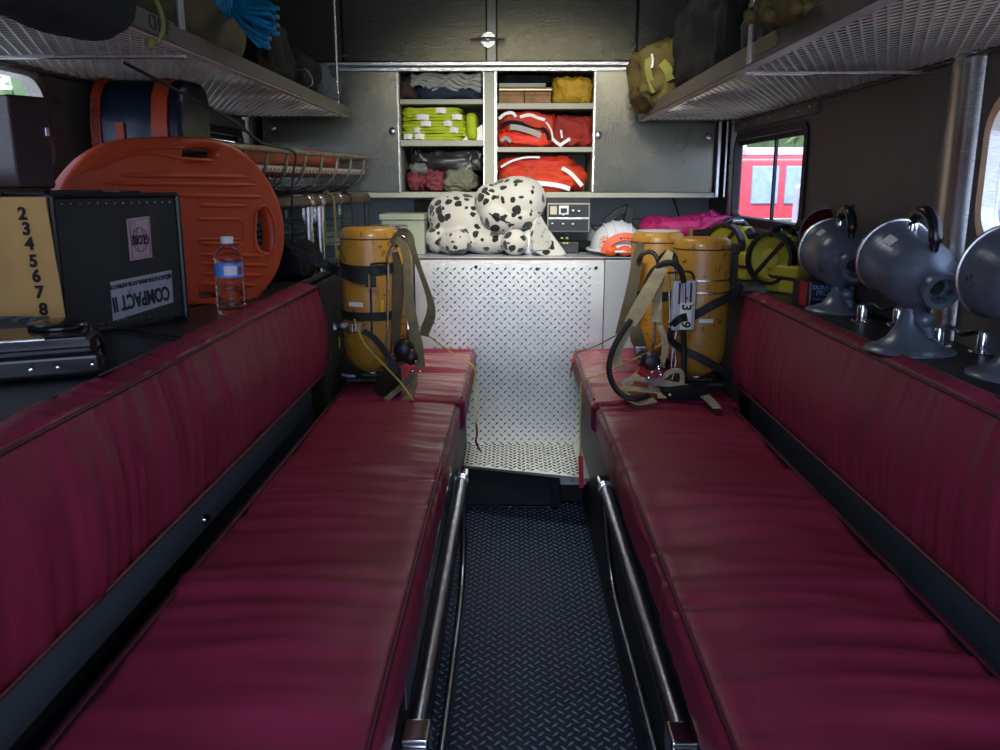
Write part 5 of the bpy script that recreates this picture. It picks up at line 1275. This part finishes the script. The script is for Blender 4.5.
for k in (-.010, 0, .010): 
    mb = MB(); mb.box(p+Vector((k,-.006,0)), (.003,.004,.026)); mb.build('buckle_bar', STEEL, t, bevel=.001)
surf([(333,326),(340,326.5),(348,327)], STEEL, 'steel_clasp', t, .024)
rib_([at(292,250,y=2.40), at(312,259,y=2.43), at(328,266,y=2.44), on(340,272,o=.010), on(356,279,o=.010), on(372,281,o=.012)], [.020,.024,.026,.026,.024,.022], WEB, 'clamp_strap', t, nrm=(-.15,-1,.1), th=.006)
pipe_([on(372,336,o=.006), on(371,300,o=.006), on(371,268,o=.006), on(373,264,o=.007), at(388,263,y=2.44)], .0032, DARKM, 'wire_loop', t)
yb = 2.47
for a, b in (((388,262),(386,372)), ((394,250),(391,370)), ((397,252),(392,345))):
    pipe_([at(a[0],a[1],y=yb), at((a[0]+b[0])/2+.5,(a[1]+b[1])/2,y=yb), at(b[0],b[1],y=yb)], .0036, STEEL, 'frame_tube', t)
pipe_([at(387,258,y=yb), at(391,247,y=yb), at(397,240,y=yb), at(403,236,y=yb), at(406,243,y=yb), at(404,262,y=yb), at(402,270,y=yb)], .0036, STEEL, 'frame_hook', t)
rib_([at(393,245,y=2.50), at(402,234,y=2.48), at(409,237,y=2.46), at(413,250,y=2.45), at(420,270,y=2.45), at(427,290,y=2.45), at(431,305,y=2.45), at(430,318,y=2.45), at(426,328,y=2.45), at(424,336,y=2.45)], [.030,.034,.026,.018,.014,.016,.022,.030,.030,.024], DKOL, 'shoulder_strap', t)
rib_([at(396,240,y=2.44), at(403,245,y=2.42), at(407,262,y=2.42), at(408,285,y=2.42), at(410,308,y=2.42), at(414,330,y=2.42), at(418,350,y=2.42), at(420,368,y=2.42)], [.022,.024,.022,.024,.030,.032,.034,.030], OLIVE, 'chest_strap', t)
rib_([at(395,252,y=2.455), at(399,275,y=2.45), at(398,300,y=2.45), at(396,330,y=2.45), at(398,352,y=2.45)], [.020,.030,.034,.030,.022], DKOL, 'inner_strap', t, nrm=(-.4,-1,0))
pipe_([at(407,322,y=2.405), at(408,332,y=2.40), at(407,344,y=2.40)], .0048, CHROME, 'hose_end', t)
mb = MB(); mb.ell(at(404,350,y=2.40), (.030,.024,.034)); mb.ell(at(411,357,y=2.39), (.020,.018,.024)); mb.build('regulator', BLACK, t)
for px, py, r_ in ((415.5,361,.0055),(412.5,371,.0065),(420,372,.004)):
    mb = MB(); mb.ell(at(px,py,y=2.385), (r_,r_,r_)); mb.build('snap_stud', CHROME, t)
rib_([at(413,374,y=2.39), at(404,384,y=2.37), at(394,393,y=2.34), at(386,400,y=2.31)], .018, OLIVE, 'waist_strap', t, nrm=(0,-.6,1))
rib_([at(414,374,y=2.39), at(413,386,y=2.37), at(409,397,y=2.34), at(404,401,y=2.31)], .022, OLIVE, 'waist_strap', t, nrm=(0,-.6,1))
rib_([on(363,331,o=.004), on(374,338,o=.006), at(384,350,y=2.44), at(391,362,y=2.43), at(395,374,y=2.42)], .018, WEB, 'diagonal_strap', t, nrm=(.2,-1,0), th=.004)
mb = MB(); mb.add([at(372,388,y=2.46), at(388,360,y=2.48), at(402,368,y=2.44), at(402,396,z=SEAT_Z), at(378,396,z=SEAT_Z), at(385,380,y=2.56)], [(0,1,2,3,4),(0,5,1),(1,5,2),(2,5,3),(3,5,4),(4,5,0)]); mb.build('back_plate', BLACK, t, bevel=.003)
mb = MB(); mb.box((cx, cy+.01, .571), (.15,.12,.012)); mb.lathe([(.06,0),(.055,.008)], (cx, cy, .570), (0,0,1), 20); mb.build('foot_plate', DARKM, t, bevel=.003)
# ---- left set, second tank behind
cx2, cy2 = -.402, 2.795
t2 = thing('air_tank', 'yellow air tank half hidden behind the left harness, steel ring on top', 'air tank', (cx2, cy2, SEAT_Z), group='yellow air tanks')
tank_parts(t2, cx2, cy2, .072, .590, 1.008)
mb = MB(); mb.lathe([(.056,1.006),(.062,1.010),(.062,1.018),(.050,1.020)], (cx2,cy2,0), (0,0,1), 28); mb.build('top_ring', STEEL, t2)
mb = MB(); mb.lathe([(.05,0),(.045,.01)], (cx2, cy2, .565), (0,0,1), 20); mb.build('foot_plate', DARKM, t2)
mb = MB(); p = at(341,259,y=2.66); mb.box(p, (.018,.02,.052)); settag(mb.build('yellow_tag', YTAG, bevel=.002), 'small yellow plastic tag beside the left air tank', 'tag')
# ---- right set
cx, cy, r = .551, 2.500, .0825
t = thing('air_tank', 'worn yellow air tank with number plate standing on the right bench', 'air tank', (cx, cy, SEAT_Z), group='yellow air tanks')
tank_parts(t, cx, cy, r, .590, 1.000)
mb = MB(); mb.box((cx, cy+.01, .571), (.15,.12,.012)); mb.build('foot_plate', DARKM, t, bevel=.003)
surf([(699,321),(706,321),(713,321)], WHITEP, 'white_label', t, .011)
band(cx, cy, r, .882, .004, 200, 345, STEEL, 'wire_band', t); band(cx, cy, r, .847, .004, 200, 345, STEEL, 'wire_band', t)
# gauge plate turned a little to the aisle
pc = at(684, 306, y=2.385); t_pl = None
mb = MB(); w_, h_ = .066, .140; mb.box(pc+Vector((0,.010,0)), (w_,.016,h_), rot=(0,0,.08)); gp = mb.build('gauge_plate', mat('pale_painted_plate', (.50,.54,.60), .35, .4), t, bevel=.003)
for k in (-.018, .014):
    mb = MB(); mb.box(pc+Vector((k+.004,.001,.035)), (.006,.003,.06)); mb.build('slot', DARKM, gp, bevel=.001)
for i in range(4):
    mb = MB(); mb.lathe([(.003,0),(0,.001)], pc+Vector((-.024+.016*i,.001,.022-(i%2)*.02)), (0,-1,0), 8); mb.build('hole', DARKM, gp)
mb = MB(); mb.box(pc+Vector((.006,-.0005,-.0285)), (.034,.004,.078)); tp_ = mb.build('number_plate', mat('cream_plate', (.72,.74,.62), .4), t, bevel=.002)
text('lettering', '3', .036, frame(pc+Vector((.006,-.0030,-.004)), (0,0,-1), (1,0,0)), BLACK, t, ext=.0006, bold=.0012)
text('lettering', '9', .036, frame(pc+Vector((.006,-.0030,-.053)), (0,0,-1), (1,0,0)), BLACK, t, ext=.0006, bold=.0012)
pipe_([at(684,281,y=2.37), at(684.5,290,y=2.37), at(685,303,y=2.372)], .0042, STEEL, 'hose_end', t)
rib_([at(742,285,y=2.46), on(731,296,o=.014), on(715,304,o=.010), on(695,315,o=.014), at(681,318.5,y=2.368), at(671,326,y=2.39)], [.018,.022,.024,.024,.022,.018], WEB, 'upper_strap', t, nrm=(.1,-1,.15), th=.004)
rib_([at(671,328,y=2.39), at(671,340,y=2.40), on(684,350,o=.010), on(702,359,o=.008), on(718,368,o=.008), at(732,376,y=2.44)], [.014,.018,.022,.024,.022,.020], WEB, 'lower_strap', t, nrm=(.1,-1,.15), th=.004)
pipe_([at(683,330,y=2.40), at(684,352,y=2.41), at(684,375,y=2.41), at(685,390,y=2.42)], .0085, RUBBER, 'down_hose', t)
pipe_([at(690,286,y=2.40), at(694,278,y=2.42), at(690,272,y=2.41), at(680,272,y=2.41), at(668,273,y=2.43)], .0035, DARKM, 'wire_loop', t)
yb = 2.42
for q in (((674,268),(676,300),(673,335),(676,360),(671,385)), ((668,275),(670,310),(668,340),(664,368)), ((677,330),(673,352),(672,370),(676,388))):
    pipe_([at(a,b,y=yb) for a,b in q], .0036, STEEL, 'frame_tube', t)
# straps: tan pair in front, olive pair behind
rib_([at(670,252,y=2.40), at(664,264,y=2.37), at(654,282,y=2.35), at(642,303,y=2.34), at(630,324,y=2.34)], [.018,.030,.036,.040,.036], TANWEB, 'shoulder_strap', t, nrm=(-.1,-1,.2), th=.010)
rib_([at(668,257,y=2.41), at(662,272,y=2.41), at(658,292,y=2.41), at(657,308,y=2.40), at(656.5,322,y=2.40)], [.016,.022,.024,.026,.028], TANWEB, 'chest_strap', t, nrm=(0,-1,.1), th=.008)
rib_([at(630,322,y=2.352), at(626,336,y=2.36), at(620,348,y=2.36), at(617,358,y=2.36), at(619,366,y=2.36)], [.016,.016,.016,.026,.028], TANWEB, 'strap_tail', t)
rib_([at(659,322,y=2.41), at(664,338,y=2.40), at(665,352,y=2.40), at(660,366,y=2.39)], [.012,.018,.020,.014], TANWEB, 'strap_tail', t)
rib_([at(641,243,y=2.62), at(637,262,y=2.58), at(633,285,y=2.55), at(627,310,y=2.53), at(620,335,y=2.52)], [.024,.032,.034,.034,.030], DKOL, 'rear_strap', t, nrm=(0,-1,.1), th=.008)
rib_([at(630,318,y=2.51), at(637,335,y=2.48), at(641,350,y=2.46), at(643,360,y=2.45)], [.026,.036,.036,.026], DKOL, 'rear_strap', t, th=.008)
pipe_([at(646,285,y=2.38), at(652,272,y=2.37), at(662,264,y=2.36), at(672,263,y=2.35), at(680,269,y=2.35), at(684,282,y=2.36)], .0085, RUBBER, 'high_hose', t)
pipe_([at(658,266,y=2.46), at(662,256,y=2.45), at(669,252,y=2.44), at(675,257,y=2.44), at(677,268,y=2.43)], .0075, RUBBER, 'high_hose', t)
pipe_([at(638,262,y=2.56), at(643,254,y=2.55), at(651,252,y=2.55), at(657,258,y=2.54), at(659,270,y=2.53)], .007, RUBBER, 'high_hose', t)
pipe_([at(631,320,y=2.335), at(621,334,y=2.32), at(612,352,y=2.31), at(609,370,y=2.29), at(614,386,y=2.27), at(624,396,y=2.24), at(637,399,y=2.24), at(648,396,y=2.27)], .0080, RUBBER, 'loop_hose', t)
pipe_([at(655,322,y=2.395), at(655,336,y=2.39), at(652,352,y=2.38)], .0045, CHROME, 'hose_end', t)
mb = MB(); rc = at(651,361,y=2.37); mb.lathe([(.024,0),(.026,.008),(.020,.020),(.010,.024),(0,.024)], rc, (.1,-1,.1), 24); mb.ell(rc+Vector((0,.01,0)), (.028,.02,.028)); mb.build('regulator', BLACK, t)
mb = MB(); p = at(643,372,y=2.36); mb.cyl(p+Vector((-.014,0,.006)), p+Vector((.006,0,-.004)), .011, 14); mb.build('red_knob', REDTAG, t)
for px, py, r_ in ((659,369,.009),(661,375,.007),(652,372,.006),(649,378,.008)):
    mb = MB(); mb.ell(at(px,py,y=2.345), (r_,r_*.8,r_)); mb.build('fitting', CHROME, t)
mb = MB(); mb.box(at(641,350,y=2.42), (.032,.008,.022)); mb.build('buckle', CHROME, t, bevel=.003)
mb = MB(); mb.box(at(643,357,y=2.42), (.018,.008,.010)); mb.build('buckle', STEEL, t, bevel=.002)
# webbing piled on the seat
def zp(px, py, h=0): return at(px, py, z=SEAT_Z+.004+h)
NZ = (0,-.35,1)
rib_([zp(640,372,.03), zp(630,382,.02), zp(624,392,.01), zp(636,402,.004), zp(655,400,.006)], .022, TANWEB, 'waist_strap', t, nrm=NZ)
rib_([zp(622,384,.02), zp(632,379,.035), zp(650,381,.035), zp(668,384,.032), zp(690,389,.02), zp(705,396,.012), zp(717,408,.006)], [.014,.016,.018,.022,.026,.026,.022], mat('worn_grey_tan_webbing', (.33,.31,.25), .8, var=.15, vs=30, bump=.3, bs=150), 'waist_strap', t, nrm=(0,-.8,1), th=.004)
rib_([zp(650,388,.01), zp(662,378,.04), zp(672,371,.06), zp(681,372,.06), zp(682,381,.04), zp(679,388,.02)], .014, TANWEB, 'waist_strap', t, nrm=(.2,-1,.4))
rib_([zp(628,389,.012), zp(645,390,.014), zp(660,392,.012), zp(662,398,.006)], .024, TANWEB, 'waist_strap', t, nrm=NZ)
mb = MB(); lump(mb, (zp(685,396).x, zp(685,396).y, SEAT_Z+.016), (.14,.10,.034), 210, .5, .004, 18); mb.build('waist_pad', DARKF, t, ang=180)
mb = MB(); mb.ell(zp(670,395,.030), (.005,.005,.004)); mb.build('snap_stud', CHROME, t)
# ---- right set, second tank behind
cx2, cy2 = .470, 2.79
t2 = thing('air_tank', 'yellow air tank with a pale flat top behind the tan shoulder strap', 'air tank', (cx2, cy2, SEAT_Z), group='yellow air tanks')
tank_parts(t2, cx2, cy2, .085, .590, 1.000)
mb = MB(); mb.lathe([(.0,1.0005),(.070,1.0005),(.070,1.004),(0,1.005)], (cx2,cy2,0), (0,0,1), 28); mb.build('pale_cap', mat('pale_cap', (.5,.5,.46), .5), t2)
mb = MB(); mb.lathe([(.05,0),(.045,.01)], (cx2, cy2, .565), (0,0,1), 20); mb.build('foot_plate', DARKM, t2)
band(cx2, cy2, .085, .80, .03, 190, 350, WEB, 'strap', t2)
mb = MB(); p = at(738,247,y=2.62); p = Vector((.668, 2.60, .96)); mb.box(p, (.03,.05,.03)); mb.box(p+Vector((.0,0,-.06)), (.024,.04,.10)); settag(mb.build('wall_bracket', DARKM, bevel=.003), 'dark bracket between the right air tank and the yellow hand lamps', 'bracket')
# ---- yellow tie cords with red tags
def cord(label, pts, tagpts=None, m=CORDY, knot=None, r=.0022, tw=.010):
    t = thing('tie_cord', label, 'cord', pts[-1], group='yellow tie cords')
    mb = MB(); mb.tube(smooth_path(pts, 5), r, 6); mb.build('cord', m, t)
    if knot is not None: mb = MB(); mb.ell(knot, (.0045,.0045,.007)); mb.build('knot', YTAG, t)
    if tagpts: rib_(tagpts, tw, REDTAG, 'red_tag', t, nrm=(0,-1,.1), th=.0015)
cord('yellow cord slanting down across the left air tank to the seat', [Vector((-.458,2.43,.768)), at(364,343,y=2.415), at(385,366,y=2.385), at(400,382,y=2.35), at(413,400,z=.562)], None, knot=None, r=.0030)
cord('yellow cord with a dark red tag hanging off the far left cushion', [at(419,326,y=2.45), at(430,337,y=2.52), at(448,350,z=.575), at(466,361,z=.570), at(474,368,x=-.128), at(476,390,x=-.122), at(476,424,x=-.118)], [at(476,422,x=-.117), at(477,434,x=-.117), at(476,442,x=-.116), at(481,452,x=-.112)], knot=at(476,423,x=-.117), tw=.007)
cord('yellow cord ending in a long bright red tag at the right cushion', [at(667,340,y=2.42), at(650,351,y=2.42), at(630,361,y=2.45), at(600,375,z=.572), at(586,379,z=.566), at(581,386,x=.212), at(580,420,x=.208), at(580.5,452,x=.206)], [at(580.5,456,x=.206), at(581,468,x=.206), at(581.5,488,x=.206)], knot=at(580.5,454,x=.206), tw=.014)
cord('thin cord over the far right cushion corner with a dark red end', [at(640,323,y=2.56), at(615,336,y=2.75), at(596,346,z=.575), at(577,353,z=.572), at(573,360,x=.212), at(570,378,x=.208)], [at(575,352,z=.578), at(573,362,x=.205), at(571,372,x=.204)], m=mat('dull_cord', (.10,.09,.04), .7), r=.0022, tw=.006)
# small dark red knots at the cushion joints
for p, lb in ((at(459,404,z=.560), 'dark red cloth knot at the joint of the left cushions'), (at(596,408,z=.560), 'dark red cloth knot at the joint of the right cushions')):
    mb = MB(); lump(mb, p, (.018,.022,.014), 220, .9, .004, 60); settag(mb.build('cloth_knot', mat('dark_red_cloth', (.16,.006,.02), .7), ang=180), lb, 'knot')
# ================================================================ outside: fire engine, white van, trees, ground
GZ = -.85
mb = MB(); mb.add([(-60,-40,GZ),(60,-40,GZ),(60,90,GZ),(-60,90,GZ)], [(0,1,2,3)]); struct(mb.build('ground', mat('asphalt', (.22,.22,.22), .9, var=.1)))
RED = mat('fire_engine_red', (.60,.06,.08), .35, coat=.3); WHT = mat('white_paint', (.75,.76,.78), .35); TGL = mat('tinted_glass', (.30,.40,.60), .3)
t = thing('fire_engine', 'red fire engine with a big blue-tinted windscreen seen through the window', 'fire engine', (5.7, 18, GZ))
fx0, fx1, fy = 4.35, 6.75, 17.0
mb = MB(); mb.bb(fx0, fx1, fy, fy+2.2, GZ+.55, GZ+2.52); mb.bb(fx0, fx1, fy+2.4, fy+8, GZ+.55, GZ+2.62); mb.build('cab', RED, t, bevel=.12, seg=4)
for a, b in ((fx0+.28, fx0+.80), (fx0+.93, fx0+1.25), (fx0+1.4, fx1-.15)):
    mb = MB(); mb.bb(a, b, fy-.03, fy+.02, GZ+1.62, GZ+2.34); mb.build('windscreen', TGL, t, bevel=.08, seg=4)
mb = MB(); mb.bb(fx0+.2, fx1-.2, fy+.3, fy+.6, GZ+2.54, GZ+2.70); mb.build('light_bar', WHT, t, bevel=.04)
mb = MB(); mb.bb(fx0+.5, fx1-.5, fy-.04, fy, GZ+.95, GZ+1.35); mb.build('grille', STEEL, t, bevel=.02)
mb = MB(); mb.bb(fx0, fx1, fy-.35, fy+.02, GZ+.45, GZ+.75); mb.build('bumper', WHT, t, bevel=.05)
for xx in (fx0+.28, fx1-.28): mb = MB(); mb.lathe([(.15,0),(.14,.05),(0,.07)], (xx, fy, GZ+1.12), (0,-1,0), 20); mb.build('headlight', WHT, t)
for xx in (fx0+.15, fx1-.15):
    for yy in (fy+1.2, fy+6): mb = MB(); mb.lathe([(.35,-.15),(.5,-.12),(.5,.12),(.35,.15)], (xx, yy, GZ+.5), (1,0,0), 28); mb.build('wheel', RUBBER, t)
t = thing('fire_engine', 'second red fire engine beyond the first, right part of the window view', 'fire engine', (8, 22, GZ))
mb = MB(); mb.bb(7.0, 9.2, 21, 23, GZ+.5, GZ+2.5); mb.bb(7.0, 9.2, 23.2, 29, GZ+.5, GZ+2.9); mb.build('cab', RED, t, bevel=.12, seg=4)
mb = MB(); mb.bb(7.3, 8.0, 20.97, 21.02, GZ+1.55, GZ+2.3); mb.build('windscreen', TGL, t, bevel=.05); mb = MB(); mb.bb(8.15, 8.9, 20.97, 21.02, GZ+1.55, GZ+2.3); mb.build('windscreen', TGL, t, bevel=.05)
mb = MB(); mb.bb(7.0, 9.2, 20.7, 21, GZ+.4, GZ+.8); mb.build('bumper', WHT, t, bevel=.05)
for xx in (7.15, 9.05):
    for yy in (22.2, 27): mb = MB(); mb.lathe([(.35,-.15),(.5,-.12),(.5,.12),(.35,.15)], (xx, yy, GZ+.5), (1,0,0), 28); mb.build('wheel', RUBBER, t)
def van(label, x, y, L=4.6, W=1.9, H=2.0):
    t = thing('white_van', label, 'van', (x, y, GZ))
    mb = MB(); M = frame((x-W/2, y, GZ+.3), (0,1,0), (0,0,1)); f = [(0,0),(L,0),(L,H-.3),(1.6,H-.3),(.9,.85),(.1,.7)]
    mb.prism(f, M, W if M.col[2].x > 0 else -W); mb.build('van_body', WHT, t, bevel=.1, seg=4)
    mb = MB(); mb.box((x, y+1.22, GZ+1.52), (W*.86,.02,.75), rot=(-.72,0,0)); mb.build('windscreen', TGL, t, bevel=.03)
    for sx in (-1, 1): mb = MB(); mb.bb(x+sx*(W/2), x+sx*(W/2+.01), y+1.7, y+L-.4, GZ+1.2, GZ+1.75); mb.build('side_window', TGL, t)
    for sx in (-1, 1):
        for yy in (y+.8, y+L-.9): mb = MB(); mb.lathe([(.22,-.1),(.34,-.09),(.34,.09),(.22,.1)], (x+sx*(W/2-.1), yy, GZ+.34), (1,0,0), 24); mb.build('wheel', RUBBER, t)
van('white van standing in front of the fire engine, lower right of the window view', 6.0, 11.2)
van('white van outside the rounded right-hand window', 5.9, 5.6)
LEAF = [mat('leaf_light', (.34,.46,.20), .7, var=.35, vs=3, bump=.6, bs=8), mat('leaf_mid', (.26,.38,.16), .7, var=.35, vs=3, bump=.6, bs=8)]
def tree(label, x, y, h, w, k):
    t = thing('tree', label, 'tree', (x, y, GZ), group='trees outside')
    mb = MB(); mb.tube([(x,y,GZ),(x+.1,y,GZ+h*.3),(x,y,GZ+h*.6)], [.25,.18,.08], 10); mb.build('trunk', mat('bark', (.08,.06,.04), .9), t)
    rn = random.Random(k); mb = MB()
    for i in range(420):
        a = rn.random()*2*PI; e = rn.uniform(-.6,1); rr = w*.5*(.55+.45*rn.random()); c = Vector((x+rr*math.cos(a)*math.sqrt(max(0,1-e*e*.6)), y+rr*math.sin(a)*math.sqrt(max(0,1-e*e*.6)), GZ+h*.62+e*h*.36)); s_ = .18+.35*rn.random()
        u = Vector((rn.uniform(-1,1),rn.uniform(-1,1),rn.uniform(-1,1))).normalized(); v = u.orthogonal().normalized(); 
        mb.add([c+u*s_, c+v*s_*.6, c-u*s_, c-v*s_*.6, c+u.cross(v)*s_*.3], [(0,1,4),(1,2,4),(2,3,4),(3,0,4),(3,2,1,0)])
    mb.ell((x,y,GZ+h*.62), (w*.38,w*.38,h*.30)); mb.build('crown', LEAF[k % 2], t, smooth=False)
for i, (x, y, h, w, lb) in enumerate(((3.5,38,8,7,'tall tree behind the fire engines'),(12.2,38,9,8,'tree right of the fire engines'),(14,17,7,6,'tree beyond the rounded right-hand window'),(24,44,10,8,'tree far behind the second fire engine'),(-9,22,8,7,'tree outside the far left window'),(-8,9,7,6,'tree outside the near left window'),(-14,34,9,8,'tree farthest off on the left side'))): tree(lb, x, y, h, w, i)
# rear wall of the body with its open doorway, behind the photographer
mb = MB()
mb.bb(XL-.05, -.84, YB-.04, YB, 0, ZC); mb.bb(.74, XR+.08, YB-.04, YB, 0, ZC); mb.bb(-.84, .74, YB-.04, YB, 1.90, ZC)
struct(mb.build('wall_back', WALLM))
# ================================================================ camera, light, colour
cam = bpy.data.cameras.new('camera'); co = bpy.data.objects.new('camera', cam); COL.objects.link(co)
cam.sensor_width = 36; cam.lens = FPX*36/1000; cam.clip_start = .02; cam.clip_end = 200
co.matrix_world = Matrix(((RT.x,UP.x,-FW.x,EYE.x),(RT.y,UP.y,-FW.y,EYE.y),(RT.z,UP.z,-FW.z,EYE.z),(0,0,0,1)))
bpy.context.scene.camera = co
w = bpy.data.worlds.new('world'); bpy.context.scene.world = w; w.use_nodes = True; nt = w.node_tree
bg = nt.nodes['Background']; bg.inputs['Strength'].default_value = 1.0
tc = nt.nodes.new('ShaderNodeTexCoord'); sp = nt.nodes.new('ShaderNodeSeparateXYZ'); nt.links.new(tc.outputs['Generated'], sp.inputs[0])
cr = nt.nodes.new('ShaderNodeValToRGB'); mr = nt.nodes.new('ShaderNodeMapRange'); mr.inputs[1].default_value = -.2; mr.inputs[2].default_value = .8
nt.links.new(sp.outputs['Z'], mr.inputs[0]); nt.links.new(mr.outputs[0], cr.inputs['Fac'])
e = cr.color_ramp.elements; e[0].position = .0; e[0].color = (.32,.34,.36,1); e[1].position = 1; e[1].color = (.42,.62,1.0,1)
k = e.new(.2); k.color = (1.9,1.95,2,1); k = e.new(.5); k.color = (.62,.78,1,1)
my = nt.nodes.new('ShaderNodeMapRange'); my.inputs[1].default_value = -.35; my.inputs[2].default_value = .25
nt.links.new(sp.outputs['Y'], my.inputs[0])
mx = nt.nodes.new('ShaderNodeMix'); mx.data_type = 'RGBA'; mx.inputs[6].default_value = (2.15,2.6,3.8,1)
nt.links.new(my.outputs[0], mx.inputs[0]); nt.links.new(cr.outputs['Color'], mx.inputs[7]); nt.links.new(mx.outputs[2], bg.inputs['Color'])
sl = bpy.data.lights.new('sun', 'SUN'); sl.energy = 6.5; sl.angle = .01; sl.color = (1,.96,.88)
so = bpy.data.objects.new('sun', sl); COL.objects.link(so); so.rotation_euler = Vector((.15,-.47,.87)).to_track_quat('Z','Y').to_euler()
def area(name, loc, rot, size, size_y, power, color):
    l = bpy.data.lights.new(name, 'AREA'); l.shape = 'RECTANGLE'; l.size = size; l.size_y = size_y; l.energy = power; l.color = color
    o = bpy.data.objects.new(name, l); COL.objects.link(o); o.location = loc; o.rotation_euler = rot; return o
# two unseen ceiling lamps, added to brighten the far end
t = thing('added_dome_fill', 'small round fill lamp added out of view on the ceiling above the aisle', 'lamp', (0, 2.75, ZC))
mb = MB(); mb.lathe([(.10,0),(.10,-.015),(.085,-.02)], (0,2.75,ZC), (0,0,1), 24); mb.build('rim', CHROME, t)
DL = mat('added_dome_lens', (.8,.8,.7), .4); DL.node_tree.nodes['Principled BSDF'].inputs['Emission Color'].default_value = (1,.93,.75,1); DL.node_tree.nodes['Principled BSDF'].inputs['Emission Strength'].default_value = 2
mb = MB(); mb.lathe([(.085,-.018),(.07,-.035),(.04,-.045),(0,-.048)], (0,2.75,ZC), (0,0,1), 24); mb.build('lens', DL, t)
t = thing('added_aimed_fill', 'tilted fill lamp added out of view on the ceiling just inside the doorway', 'lamp', (0.05, 1.15, ZC))  # housing for an added fill, aimed at the tread-plate box
mb = MB(); mb.box((0.05, 1.14, ZC-.045), (.26,.05,.16), rot=(-.9,0,0)); mb.build('fill_housing', BLACK, t, bevel=.01)
l2 = area('aimed_fill_light', (0.05, 1.19, ZC-.085), (math.radians(64),0,0), .24, .14, 3.9, (1,.97,.85)); l2.data.spread = .80  # added fill thrown forward onto plate and toy dog
l = area('dome_fill_light', (0.02, 2.72, ZC-.06), (0,0,0), .3, .3, 4, (1,.96,.84)); l.data.spread = 2.6  # added fill from overhead at the far end
vs = bpy.context.scene.view_settings
bpy.context.scene.display_settings.display_device = 'sRGB'
vs.view_transform = 'Standard'; vs.look = 'None'; vs.gamma = 1; vs.use_curve_mapping = False; vs.exposure = -0.08
